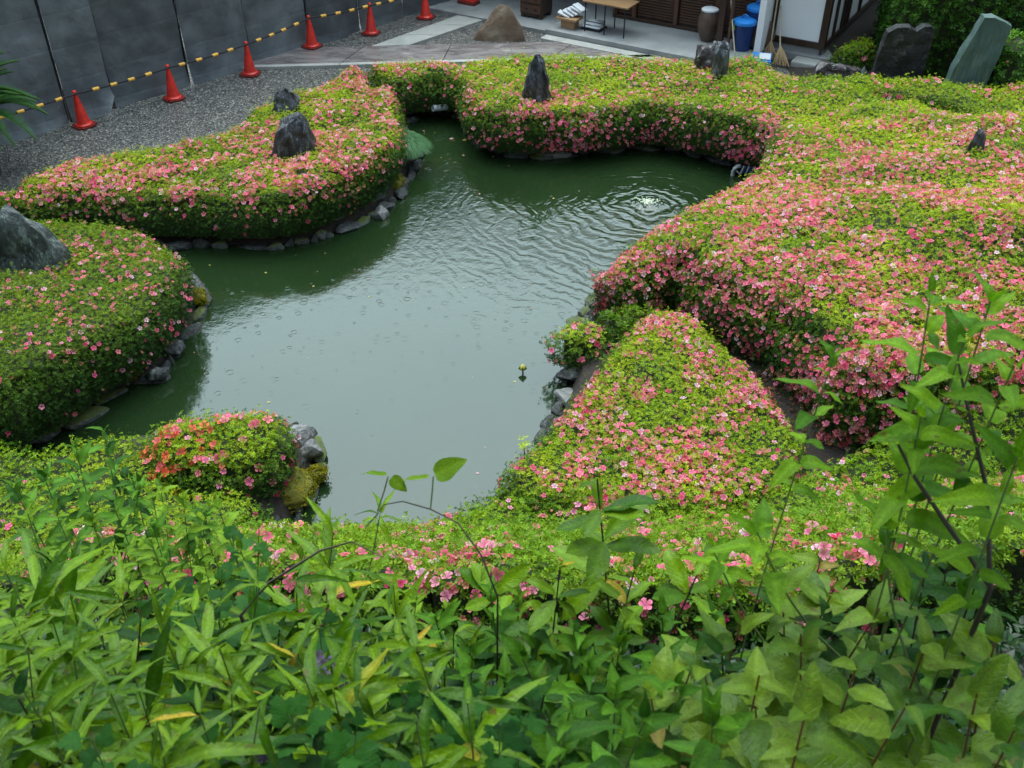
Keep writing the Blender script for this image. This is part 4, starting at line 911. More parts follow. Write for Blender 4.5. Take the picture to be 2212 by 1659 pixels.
azalea('azalea_carpet', 'azalea carpet climbing the near slope towards the undergrowth', G_AZ, az_slope, lambda X, Y: ground(X, Y)+.50+.30*(1-sm(5.5, 7.5, Y-.7*sm(1.0, 5.0, X))), base_g, 950, 300, 6, lsize=.036, fsize=.036, w=.4, bump=.13, nobj=300, newg=.4)
az_lmound = [Wp(15, 970, .3), Wp(90, 935, .3), Wp(150, 905, .3), Wp(222, 852, .3), Wp(300, 805, .3), Wp(362, 748, .3), Wp(402, 690, .3), Wp(418, 645, .3), (-4.95, 12.9), (-5.5, 13.35), (-6.3, 13.5), (-7.3, 13.5), (-9, 13.3), (-10, 11), (-8.5, 9)]
azalea('azalea_mound', 'dark green azalea mound on the left bank with scattered pink flowers', G_AZ, az_lmound, idw([(-5.2, 12.6, 1.0), (-5.4, 11.8, 1.12), (-6, 12.8, 1.2), (-6.5, 11, 1.35), (-7.5, 10, 1.45), (-8, 12, 1.4)]), base_g, 1300, 140, 7, far=True, fsize=.032, w=.6, newg=.35, bump=.1,
       colors=(NEWG, MIDG*.62, SIDEG), flowmask=lambda P, n: np.where(n[:, 2] < .5, .5, 1.0))
az_islet = [Wp(352, 968, .55), Wp(420, 925, .7), Wp(490, 912, .75), Wp(560, 912, .75), Wp(618, 938, .65), Wp(628, 990, .5), Wp(596, 1050, .45), Wp(540, 1082, .4), Wp(430, 1080, .4), Wp(340, 1040, .5)]
azalea('azalea_bush', 'small domed azalea with orange and pink flowers on the near islet', G_AZ, az_islet, const(.98), base_g, 1350, 90, 8, w=.5, orange=3.0, newg=.8, salmon=.2, fsize=.05)
az_low = [(-8, 9.5), Wp(40, 985, .5), Wp(200, 968, .5), Wp(340, 965, .5), Wp(400, 1075, .45), Wp(560, 1110, .45), (-2.9, 7.2), (-3.6, 5.8), (-6, 5.4), (-8.5, 6.5)]
azalea('azalea_carpet', 'low pale green azalea carpet left of the orange flowered bush', G_AZ, az_low, lambda X, Y: ground(X, Y)+.32, base_g, 950, 18, 9, w=.3, nobj=60, newg=.7)
azalea('azalea_bush', 'tiny pink azalea overhanging the water beside the front mound', G_AZ, [Wp(1190, 745, .45), Wp(1215, 715, .55), Wp(1265, 700, .55), Wp(1305, 715, .5), Wp(1312, 752, .4), Wp(1270, 775, .35), Wp(1215, 775, .35)], const(.62), const(.28), 1200, 700, 10, w=.25, nobj=40, bump=.06)
azalea('evergreen_shrub', 'small dark flowerless shrub between the tiny azalea and the right mound', None, [Wp(1300, 700, .5), Wp(1330, 672, .6), Wp(1385, 665, .6), Wp(1420, 690, .5), Wp(1390, 730, .4), Wp(1335, 745, .4)], const(.72), base_g, 430, 3, 11, w=.25, nobj=3, bump=.08, newg=.25, lsize=.065, cat='shrub', colors=(NEWG*.5, MIDG*.7, SIDEG))
azalea('azalea_bush', 'ragged little azalea with pink flowers below the plaster side wall', G_AZ, [Wp(1800, 128, .9), Wp(1830, 102, 1.0), Wp(1872, 95, 1.0), Wp(1890, 120, .9), Wp(1860, 142, .8)], const(1.15), const(.5), 1200, 60, 12, w=.25, nobj=30)
DK = (np.array((.19, .38, .02)), np.array((.085, .22, .016)), np.array((.032, .095, .010)))
azalea('clipped_evergreen', 'tall clipped dark evergreen behind the stone tablets', None, [(7.75, 20.3), (8.4, 19.9), (9.6, 19.8), (12, 19.8), (13, 24), (9.2, 24), (8.1, 22.2)], const(3.6), const(.5), 210, 0.02, 13, w=.5, nobj=0, lsize=.075, newg=.8, cat='tree', colors=DK, bump=.25)
azalea('evergreen_shrub', 'dark leafy shrub right of the blue green tablet', None, [Wp(2118, 180, 1.2), Wp(2140, 120, 1.6), (10.2, 19.7), (11.8, 19.6), (11.8, 18.0), Wp(2190, 190, 1.3)], const(2.0), const(.6), 260, 3.5, 14, w=.4, nobj=10, lsize=.07, newg=.35, cat='shrub', colors=DK, bump=.25)

# ------------------------------------------------------------------ stone edging of the pond
edging = empty('stone_edging', (float(POND[:, 0].mean()), float(POND[:, 1].mean()), 0), 'ring of dark wet stones edging the pond', 'stone edging')
SV = [rock_mesh('stone', rrock(100+k, 1.0, .62, .55, 16, .45), 40+k, M_STONE if k % 4 else M_STONEMOSS, cuts=2, rough=.10, fs=1.6) for k in range(10)]
rs = random.Random(11); seglen = np.linalg.norm(np.roll(POND, -1, 0)-POND, axis=1); cums = np.concatenate([[0], np.cumsum(seglen)])
Pcl = np.concatenate([POND, POND[:1]])
s_ = 0.0
while s_ < cums[-1]:
    half = rs.choice((.07, .09, .11, .13, .16, .2, .26, .34))
    q = s_+half; x, y = np.interp(q, cums, Pcl[:, 0]), np.interp(q, cums, Pcl[:, 1]); x2, y2 = np.interp(q+.05, cums, Pcl[:, 0]), np.interp(q+.05, cums, Pcl[:, 1])
    a = math.atan2(y2-y, x2-x); s_ += 2*half*rs.uniform(.85, 1.0)
    px_, py_, d_ = PX(x, y, .1)
    if not (-60 < px_ < 2300 and -50 < py_ < 1500): continue
    nx, ny = math.sin(a), -math.cos(a)     # to one side; choose outward
    if sdist(POND, np.array([x+nx*.1]), np.array([y+ny*.1]))[0] > 0: nx, ny = -nx, -ny
    if 920 < px_ < 1010 and py_ < 280: half = min(half, .16)
    o = link('stone', SV[rs.randrange(10)], edging, (x+nx*rs.uniform(-.03, .05)-edging.location.x, y+ny*rs.uniform(-.03, .05)-edging.location.y, rs.uniform(-.03, .05)))
    hz = rs.uniform(.16, .27); o.scale = (half*1.08, half*rs.uniform(.75, 1.15), hz*.9); o.rotation_euler = (rs.uniform(-.12, .12), rs.uniform(-.1, .1), a+rs.uniform(-.2, .2)+(math.pi if rs.random() < .5 else 0))
    if rs.random() < .5:   # a second course behind and above
        o = link('stone', SV[rs.randrange(10)], edging, (x+nx*rs.uniform(.14, .26)-edging.location.x, y+ny*rs.uniform(.14, .26)-edging.location.y, rs.uniform(.12, .2)))
        o.scale = (half*.85, half*.7, .13); o.rotation_euler = (rs.uniform(-.3, .3), rs.uniform(-.2, .2), a+rs.uniform(-.5, .5))
def lone(px, z, sx, sy, sz, seed, mat, lab, rz=0.0, cat='stone'):
    p = W(*px, z); rock('stone', p, rrock(seed, sx, sy, sz, 18, .3), seed, mat, lab, cat, rz, rough=.03, fs=5)
M_PALE = stone_mat('pale_stone', (0.10, 0.10, 0.10), (0.20, 0.19, 0.185), (0.27, 0.26, 0.25), 3.0, 0.4, 0.1)
lone((820, 462), .06, .17, .15, .14, 60, M_PALE, 'large smooth pale stone at the water edge below the left hedge')
lone((1195, 332), .05, .42, .14, .11, 61, M_PALE, 'long flat grey stone at the water edge under the far hedge', .05)
lone((648, 945), .22, .20, .14, .20, 62, M_PALE, 'squarish grey stone topmost on the near islet edge', .7)
lone((675, 978), .16, .18, .13, .16, 63, M_PALE, 'rounded grey stone in the middle of the near islet edge', .3)
lone((1235, 812), .10, .22, .16, .10, 64, M_STONE, 'flat dark wet stone under the tiny azalea', .1)
lone((1232, 858), .08, .20, .24, .12, 65, M_PALE, 'broad grey wet stone in the water beside the front mound', .3)
lone((345, 805), .12, .20, .13, .13, 66, M_STONE, 'wet dark stone jutting from the left bank', .7)
lone((375, 752), .12, .15, .14, .14, 67, M_STONE, 'round glossy dark stone on the left bank', .2)
# moss cushions
def moss(px, z, sx, sy, sz, seed, lab):
    p = W(*px, z); V, F = [], []
    me = rock_mesh('moss_cushion', rrock(seed, sx, sy, sz, 22, .0), seed, M_MOSS, rough=.04, fs=6)
    root = empty('moss_cushion', p, lab, 'moss', 'moss cushions on the banks'); link('cushion', me, root)
    co = np.empty(len(me.vertices)*3, np.float32); me.vertices.foreach_get('co', co); co = co.reshape(-1, 3); no = co/np.linalg.norm(co/np.array([sx, sy, sz])**1, axis=1, keepdims=True); no = no/np.array([sx, sy, sz])**2; no /= np.linalg.norm(no, axis=1, keepdims=True)
    rng = np.random.default_rng(seed); n = int(900*max(sx, .2)/.3); k = rng.integers(0, len(co), n)
    P = co[k]+rng.normal(size=(n, 3))*.02; tv, tf = RTPL[1]; v, f = stamp(tv, tf, P, frames(no[k], rng, .3), .028*rng.uniform(.7, 1.3, n))
    cc = np.array((.26, .24, .014))*rng.uniform(.6, 1.4, (n, 1)); cc[:, 0] *= rng.uniform(.7, 1.3, n)
    o = link('moss_tufts', bulk('moss_tufts', v, f, np.repeat(cc, len(tv), 0), M_AZ, smooth=False), root); o['kind'] = 'stuff'
moss((858, 262), .12, .17, .22, .2, 70, 'orange tinged moss cushion at the mouth of the cove')
moss((622, 1050), .14, .34, .52, .22, 71, 'wide yellow green moss bank on the near islet')
moss((683, 1028), .1, .10, .12, .12, 72, 'small round mustard moss knob at the islet tip')
moss((428, 642), .16, .13, .14, .13, 73, 'yellow moss knob at the tip of the left bank')
moss((1285, 785), .18, .30, .22, .16, 74, 'mossy ledge under the tiny azalea')
moss((278, 800), .15, .16, .14, .12, 75, 'brownish moss patch among the left bank stones')
moss((860, 395), .15, .14, .2, .14, 76, 'moss patch below the grass tuft on the left hedge bank')
moss((1190, 318), .1, .5, .14, .12, 77, 'dark mossy ledge behind the long flat grey stone')
# fine grass tuft
def grass_tuft(p, r, n, name, lab, seed, length=.34, colr=((.10, .22, .09), (.06, .15, .06))):
    rng = np.random.default_rng(seed); V, F, C = [], [], []; root = empty(name, p, lab, 'grass')
    for i in range(n):
        a = rng.uniform(0, 2*math.pi); rr = r*math.sqrt(rng.random())*.8; b = np.array([rr*math.cos(a), rr*math.sin(a), .34*(1-(rr/r)**2)])
        d = np.array([math.cos(a), math.sin(a), 0])*rng.uniform(.3, 1); l = length*rng.uniform(.6, 1.1); k = len(V); s = np.array([-math.sin(a), math.cos(a), 0])*.006
        m1 = b+d*l*.30+np.array([0, 0, l*.34]); m2 = b+d*l*.75+np.array([0, 0, l*.05]); V += [b-s, b+s, m1-s, m1+s, m2]; F += [(k, k+1, k+3), (k, k+3, k+2), (k+2, k+3, k+4)]
        c = np.array(colr[0])*(t := rng.random())+np.array(colr[1])*(1-t); C += [c*.7, c*.7, c, c, c*1.2]
    link('blades', bulk('blades', V, F, np.array(C), M_AZ), root)['kind'] = 'stuff'
grass_tuft(W(876, 338, .22), .42, 6000, 'grass_tuft', 'fine bluish green grass mound spilling over the water', 80)
# litter and fallen petals on the bare path
rng = np.random.default_rng(91); n = 500; pp = np.array([Wp(1640+120*a, 775+170*b, .6) for a, b in rng.random((n, 2))])
pz = ground_pond(pp[:, 0], pp[:, 1])+.02; P = np.column_stack([pp, pz]); v, f = stamp(RTPL[2][0], RTPL[2][1], P, frames(np.tile([0., 0, 1], (n, 1)), rng, .4), .03*rng.uniform(.5, 1.2, n))
cc = np.array((.16, .08, .05))*rng.uniform(.4, 1.6, (n, 1)); setp(link('leaf_litter', bulk('leaf_litter', v, f, np.repeat(cc, len(RTPL[2][0]), 0), M_AZ)), 'brown leaf litter on the bare path between the mounds', 'leaf litter', kind='stuff')

# ------------------------------------------------------------------ small things at the pond
root = empty('drain_pipe', W(950, 233, .30), 'short white pipe end lying on the stones at the head of the cove', 'pipe')
o = lathe('pipe', [(.06, -.17), (.065, -.165), (.065, .165), (.06, .17), (.048, .168), (.046, -.10)], M_PVC, root, seg=16); o.rotation_euler = (math.radians(80), 0, math.radians(-55))
root = empty('pond_pump', W(1600, 372, .05), 'pale grey pump hose with bent pipe at the far right waterline', 'pump'); root.scale = (.75,)*3
tubes('elbow_pipe', [([(-.20, -.05, -.25), (-.20, -.05, .06), (-.18, -.05, .13), (-.12, -.04, .17), (-.04, -.02, .18)], .05)], M_PVC, root, 10)
for k in range(5): tubes('hose_rib', [([(.0+.065*k, -.02, -.02), (.02+.065*k, -.06, .1), (.06+.065*k, -.02, .17)], .028)], M_PVC if k % 2 == 0 else M_NAVY, root, 8)
tubes('hose', [([(-.14, -.06, .08), (-.06, -.06, .0), (.0, -.05, .0)], .022)], M_PVC, root, 8)
M_FOAM = plain('foam', (0.55, 0.60, 0.40), (0.75, 0.80, 0.66), 20, 0.25)
root = empty('water_spring', BUB, 'pale bubbling spring breaking the pond surface', 'fountain')
rng = np.random.default_rng(95); V, F = [], []
xs = np.linspace(-.42, .42, 40); X, Y = np.meshgrid(xs, xs*.75); R = np.sqrt((X/.42)**2+(Y/.30)**2)
Z = np.where(R < 1, (1-R**2)*.05+.06*np.clip(fbm(X*16, Y*16)-.45, 0, 1)*(1-R), 0)-.012
i = np.arange(1600).reshape(40, 40); Fq = np.stack([i[:-1, :-1], i[:-1, 1:], i[1:, 1:], i[1:, :-1]], -1).reshape(-1, 4)
link('swell', bulk('swell', np.stack([X, Y, Z], -1).reshape(-1, 3), Fq, mat=M_WATER), root)
bmt = bmesh.new(); bmesh.ops.create_icosphere(bmt, subdivisions=1, radius=1); bmt.verts.ensure_lookup_table(); tv = np.array([v.co[:] for v in bmt.verts]); tf = np.array([[v.index for v in f.verts] for f in bmt.faces]); bmt.free()
n = 170; a = rng.uniform(0, 2*math.pi, n); r = np.abs(rng.normal(size=n))*.10; P = np.column_stack([r*np.cos(a)*1.3-.03, r*np.sin(a)*.8, .03+.03*rng.random(n)-.10*np.clip(r-.15, 0, 1)])
v, f = stamp(tv, tf, P, frames(rng.normal(size=(n, 3)), rng), rng.uniform(.006, .018, n)); link('bubbles', bulk('bubbles', v, f, mat=M_FOAM), root)['kind'] = 'stuff'
root = empty('lily_bud', W(1129, 806, 0), 'single yellow water lily bud standing out of the pond', 'flower bud')
M_LILY = plain('lily_yellow', (0.55, 0.48, 0.06), (0.70, 0.62, 0.15), 12, 0.4); M_STEMG = plain('green_stem', (0.05, 0.10, 0.02), (0.10, 0.17, 0.04), 12, 0.5)
tubes('stem', [([(0, 0, -.2), (.005, 0, 0), (.0, 0, .06)], .012)], M_STEMG, root)
lathe('bud', [(.012, .055), (.036, .07), (.042, .095), (.03, .125), (.006, .15)], M_LILY, root, seg=10)
for k in range(4):
    a = k*math.pi/2; tubes('sepal', [([(.02*math.cos(a), .02*math.sin(a), .055), (.045*math.cos(a), .045*math.sin(a), .08), (.035*math.cos(a), .035*math.sin(a), .12)], [.012, .016, .003])], M_STEMG, root, 5)
for k, (px, cc) in enumerate((((975, 300), (.85, .55, .5)), ((1003, 303), (.6, .55, .1)))):
    v, f, c_ = FTPL[0]; o = link('floating_petal', bulk('floating_petal', v*.045, f, np.clip(c_*np.array(cc), 0, 1), M_PETAL), None, W(*px, .006)+Vector((0, 0, .004))); setp(o, ('pale pink fallen flower' if k == 0 else 'yellowed fallen flower')+' floating in the cove', 'petal')

rng = np.random.default_rng(96); n = 260; P = np.column_stack([rng.uniform(-6, 4.6, n), rng.uniform(8, 20, n), np.full(n, .004)]); dd = sdist(POND, P[:, 0], P[:, 1]); P = P[(dd > .15) & (rng.random(n) < np.exp(-(dd-.15)*1.1)+.08)]; n = len(P)
v, f = stamp(FFAR[0][0]*np.array([1, .8, .3]), FFAR[0][1], P, frames(np.tile([0., 0, 1], (n, 1)), rng, .05), rng.uniform(.008, .026, n)); cc = np.array([(.8, .4, .42), (.6, .5, .15), (.35, .2, .1)])[rng.integers(0, 3, n)]
setp(link('floating_debris', bulk('floating_debris', v, f, np.repeat(cc, len(FFAR[0][0]), 0), M_PETAL)), 'scattered fallen petals and leaf bits on the pond', 'petals', kind='stuff')

# ------------------------------------------------------------------ sago palm at the left edge
def frond_mesh():
    V, F, C = [], [], []; n = 64; Lf = 1.05
    pts = [(Lf*t, 0, .42*math.sin(t*1.9)*.9-.42*t*t) for t in np.linspace(0, 1, n)]
    tvv, tff = tube_data(pts[::3], .009, 5)
    for t, p in zip(np.linspace(0, 1, n), pts):
        if t < .06: continue
        l = .17*(math.sin(math.pi*(.12+.86*t))**.6); p = np.array(p)
        for s in (-1, 1):
            d = np.array([.55, s*.8, .28]); d /= np.linalg.norm(d); b = len(V); w = np.array([.013, 0, 0])
            V += [p-w, p+w, p+d*l]; F.append((b, b+1, b+2)); c = np.array((.03, .085, .02))*(1+.8*t)*random.uniform(.8, 1.2); C += [c, c, c*1.3]
    b = len(V); V += [tuple(q) for q in tvv]; C += [(.05, .09, .02)]*len(tvv)
    for q in tff: F += [(b+q[0], b+q[1], b+q[2]), (b+q[0], b+q[2], b+q[3])]
    return bulk('frond', V, F, np.array(C), M_AZ)
FM = frond_mesh(); pc = W(-66, 240, 1.6); palm = empty('sago_palm', (pc.x, pc.y, .40), 'dark green sago palm fronds reaching in from the left edge', 'palm')
tubes('trunk', [([(0, 0, -.1), (.02, 0, .4), (0, 0, 1.05)], [.19, .17, .16])], M_BARK, palm, 12)
for k in range(44):
    a = k*2.39996 if k % 2 else random.uniform(-1.3, .9); el = .95-1.15*(k/44)
    o = link('frond', FM, palm, (0, 0, 1.02)); o.rotation_euler = (random.uniform(-.2, .2), -max(el, -.05), a); o.scale = (random.uniform(1.0, 1.25),)*3

# ------------------------------------------------------------------ trees beyond the house and screen (seen mirrored in the pond)
def tree(loc, h, r, seed, lab):
    rng = np.random.default_rng(seed); root = empty('tree', loc, lab, 'tree', 'trees beyond the house')
    tubes('trunk', [([(0, 0, -.2), (.1, 0, h*.35), (.0, .1, h*.8)], [.22, .17, .06])]+[([(0, 0, h*.4), (r*.4*math.cos(a), r*.4*math.sin(a), h*.6), (r*.7*math.cos(a), r*.7*math.sin(a), h*.72)], [.09, .06, .02]) for a in np.linspace(0, 5.5, 6)], M_BARK, root, 8)
    cl = rng.normal(size=(60, 3)); cl /= np.linalg.norm(cl, axis=1, keepdims=True); cl *= (rng.random((60, 1))**.4); cl = cl*np.array([r, r, h*.36])+np.array([0, 0, h*.66])
    n = 3200; P = cl[rng.integers(0, 60, n)]+rng.normal(size=(n, 3))*r*.14
    v, f = stamp(RTPL[2][0], RTPL[2][1], P, frames(rng.normal(size=(n, 3))+np.array([0, 0, 1]), rng), .30*rng.uniform(.7, 1.3, n))
    cc = np.array((.045, .10, .022))*rng.uniform(.5, 1.4, (n, 1)); link('crown', bulk('crown', v, f, np.repeat(cc, len(RTPL[2][0]), 0), M_AZ, smooth=False), root)['kind'] = 'stuff'
for k, (x, y, h, r) in enumerate(((-15, 26, 8.0, 3.2), (-10.5, 29, 8.0, 3.0), (-4.5, 37, 8.0, 3.2), (3.5, 35, 7.0, 3), (11, 33, 9, 3.6), (15, 25, 8.5, 3.4))):
    tree((x, y, .35), h, r, 200+k, ['broad dark tree behind the left end of the screen', 'dark tree rising behind the middle of the screen', 'tall tree behind the right end of the screen', 'tall tree directly behind the house roof', 'tall tree behind the right end of the house', 'dark tree right of the clipped evergreen'][k])

# unseen tree added above the camera: its crown keeps the near slope in shade
def shade_tree():
    rng = np.random.default_rng(310); b = Vector((-1.6, -2.6, float(ground(-1.6, -2.6)))); root = empty('tree', b, 'unseen leafy tree added above the viewpoint to shade the near slope', 'tree')
    tubes('trunk', [([(0, 0, -.3), (.1, .1, 2.2), (.3, .5, 4.2)], [.24, .2, .12])]+[([(.2, .3, 3.0), (2.6*math.cos(a), .3+2.2*math.sin(a), 4.3), (4.2*math.cos(a), .3+3*math.sin(a), 4.7)], [.1, .06, .02]) for a in np.linspace(.2, 6, 8)], M_BARK, root, 8)
    n = 5000; x = rng.uniform(-4.0, 4.6, n); y = rng.uniform(-3.0, 4.9, n); z = rng.normal(size=n)*.45+5.0-.02*(x-1.6)**2
    keep = fbm(x*.8, y*.8)+.25*rng.random(n) > .42; P = np.column_stack([x, y, z])[keep]; n = len(P)
    v, f = stamp(RTPL[2][0], RTPL[2][1], P, frames(rng.normal(size=(n, 3))*.5+np.array([0, 0, 1]), rng), .33*rng.uniform(.7, 1.3, n))
    cc = np.array((.05, .13, .02))*rng.uniform(.6, 1.4, (n, 1)); link('crown', bulk('crown', v, f, np.repeat(cc, len(RTPL[2][0]), 0), M_AZ, smooth=False), root)['kind'] = 'stuff'
shade_tree()

# ------------------------------------------------------------------ near undergrowth: single plants with single leaves
def leaf_mesh(name, mat, wid, prof, n=8, fold=.16, droop=.22, wave=.02, serr=0.0, twist=0.0, pet=.08, seed=0):
    rng = np.random.default_rng(seed); V, C, F = [], [], []
    for k in range(n+1):
        t = k/n; x = pet+(1-pet)*t; w = wid*.5*prof(t)*(1+(serr if k % 2 else -serr)); z = -droop*t*t+wave*math.sin(t*9+seed); tw = twist*t
        zf = fold*w*2
        for s, c in ((-1, 1.0), (-.5, .97), (0, 1.22), (.5, .97), (1, 1.0)):
            yy = s*w; zz = z+abs(s)*zf*.5+wave*.6*math.sin(t*13+s*2+seed)*abs(s)
            V.append((x*(1-.12*droop*t), yy*math.cos(tw)-zz*0, zz+yy*math.sin(tw))); C.append((c, c, c*.95) if s else (1.25, 1.25, 1.1))
    for k in range(n):
        for j in range(4): a = k*5+j; F.append((a, a+5, a+6, a+1))
    b = len(V); V += [(-.02, -.008, .0), (-.02, .008, 0), (pet+.02, .008, .002), (pet+.02, -.008, .002)]; C += [(1.1, .9, .7)]*4; F.append((b, b+1, b+2, b+3))
    return bulk(name, V, F, np.array(C), mat)
def lobed_mesh(name, mat, seed):
    rng = np.random.default_rng(seed); V = [(.10, 0, 0), (.5, 0, .03)]; C = [(1.2,)*3, (1.1,)*3]; out = []
    for a, r in ((-2.6, .22), (-2.2, .42), (-1.75, .52), (-1.35, .58), (-1.05, .40), (-.75, .56), (-.5, .46), (-.38, .58), (-.16, .60), (0, .66), (.16, .60), (.38, .58), (.5, .46), (.75, .56), (1.05, .40), (1.35, .58), (1.75, .52), (2.2, .42), (2.6, .22)):
        r *= rng.uniform(.9, 1.1); out.append((.48+r*math.cos(a)*.85, r*math.sin(a)*.85, -.05*r+.03*math.sin(5*a)))
    V += out; C += [(1, 1, 1)]*len(out); F = [(1, 2+i, 3+i) for i in range(len(out)-1)]+[(1, len(out)+1, 0), (1, 0, 2)]
    b = len(V); V += [(-.05, -.012, 0), (-.05, .012, 0), (.14, .01, 0), (.14, -.01, 0)]; C += [(1, .9, .7)]*4; F += [(b, b+1, b+2), (b, b+2, b+3)]
    return bulk(name, V, F, np.array(C), mat)
lanc = lambda t: max(.03, math.sin(math.pi*min(1, (.06+.94*t)**.8))**.9); ovat = lambda t: max(.03, math.sin(math.pi*min(1, (.05+.95*t)**.62))**.8); oblo = lambda t: max(.04, math.sin(math.pi*min(1, (.05+.95*t)**1.15))**.65)
L_LANCE = leafobj('lance_leaf', (0.0341, 0.1116, 0.00372), (0.164, 0.2952, 0.00984), (0.5, 0.36, 0.03), .2, .22, spec=.16)
L_FUZZY = leafobj('soft_leaf', (0.0217, 0.0868, 0.00744), (0.1066, 0.2624, 0.0164), None, .5, .24)
L_YELLOW = leafobj('young_soft_leaf', (0.0682, 0.1674, 0.00744), (0.1968, 0.3444, 0.01804), None, .45, .28)
L_LOBED = leafobj('lobed_leaf', (.014, .08, .010), (.040, .16, .016), None, .28, .28, 1.0)
L_BROAD = leafobj('broad_leaf', (0.0341, 0.1023, 0.00744), (0.1804, 0.287, 0.0246), (0.36, 0.24, 0.07), .22, .25, spec=.16)
L_BIG = leafobj('big_soft_leaf', (.08, .23, .012), (.25, .46, .018), None, .4, .45)
L_DARK = leafobj('dark_leaf', (.010, .052, .007), (.032, .105, .011), None, .3, .28, 1.0)
M_GSTEM = plain('soft_green_stem', (0.09, 0.14, 0.03), (0.15, 0.20, 0.06), 10, 0.6); M_RSTEM = plain('reddish_stem', (0.12, 0.035, 0.02), (0.2, 0.07, 0.035), 10, 0.5); M_DSTEM = plain('brown_stem', (0.035, 0.022, 0.014), (0.07, 0.045, 0.03), 10, 0.6)
SPEC = {
 'lance': dict(len=0.36, L=[leaf_mesh('leaf', L_LANCE, .15, lanc, droop=d, fold=.2, twist=t, seed=i) for i, (d, t) in enumerate(((.15, .1), (.35, -.2), (.6, .35), (.05, 0), (.8, -.3), (.25, .6), (.45, -.6)))], size=.20, n=24, whorl=7, stem=M_GSTEM, e=(1.15, .05), f0=.45, r=.0035),
 'fuzzy': dict(len=0.5, L=[leaf_mesh('leaf', L_FUZZY, .40, ovat, droop=d, fold=.25, wave=.025, serr=.05, seed=10+i, twist=t) for i, (d, t) in enumerate(((.1, 0), (.3, .3), (.5, -.3), (.7, .1), (.2, .6)))], size=.108, n=22, whorl=2, stem=M_GSTEM, e=(1.25, -.1), f0=.2, r=.004),
 'young': dict(len=0.5, L=[leaf_mesh('leaf', L_YELLOW, .40, ovat, droop=d, fold=.2, serr=.04, seed=20+i) for i, d in enumerate((.1, .25, .4))], size=.085, n=26, whorl=2, stem=M_GSTEM, e=(1.0, .0), f0=.2, r=.0035),
 'lobed': dict(len=0.5, L=[lobed_mesh('leaf', L_LOBED, 30+i) for i in range(3)], size=.075, n=22, whorl=3, stem=M_GSTEM, e=(.5, -.1), f0=.3, r=.0025),
 'broad': dict(len=0.5, L=[leaf_mesh('leaf', L_BROAD, .46, ovat, droop=d, fold=.15, wave=.02, serr=.05, seed=40+i, n=10, twist=t) for i, (d, t) in enumerate(((.08, .1), (.25, -.3), (.5, .3), (.35, .7), (.7, -.1)))], size=.142, n=15, whorl=1, stem=M_RSTEM, e=(.8, .0), f0=.2, r=.004),
 'oblong': dict(len=0.3, L=[leaf_mesh('leaf', L_LANCE, .36, oblo, droop=d, fold=.2, seed=50+i) for i, d in enumerate((.05, .2, .3))], size=.13, n=16, whorl=5, stem=M_DSTEM, e=(1.1, .2), f0=.45, r=.0045),
 'big': dict(len=0.3, L=[leaf_mesh('leaf', L_BIG, .38, ovat, droop=d, fold=.2, wave=.03, seed=60+i, n=10) for i, d in enumerate((.1, .3, .5))], size=.108, n=14, whorl=2, stem=M_GSTEM, e=(1.0, .1), f0=.25, r=.0035),
 'dark': dict(len=0.6, L=[leaf_mesh('leaf', L_DARK, .42, ovat, droop=d, fold=.15, wave=.02, serr=.04, seed=70+i) for i, d in enumerate((.1, .3))], size=.10, n=20, whorl=2, stem=M_DSTEM, e=(.6, -.2), f0=.2, r=.004),
}
def put_leaf(me, parent, p, az, el, roll, s):
    d = Vector((math.cos(az)*math.cos(el), math.sin(az)*math.cos(el), math.sin(el))); y = Vector((-math.sin(az), math.cos(az), 0)); z = d.cross(y)
    R = Matrix((d, y, z)).transposed() @ Matrix.Rotation(roll, 3, 'X')
    o = bpy.data.objects.new('leaf', me); col.objects.link(o); o.parent = parent
    o.matrix_basis = Matrix.Translation(p) @ R.to_4x4() @ Matrix.Scale(s, 4); return o
PLANTS = []
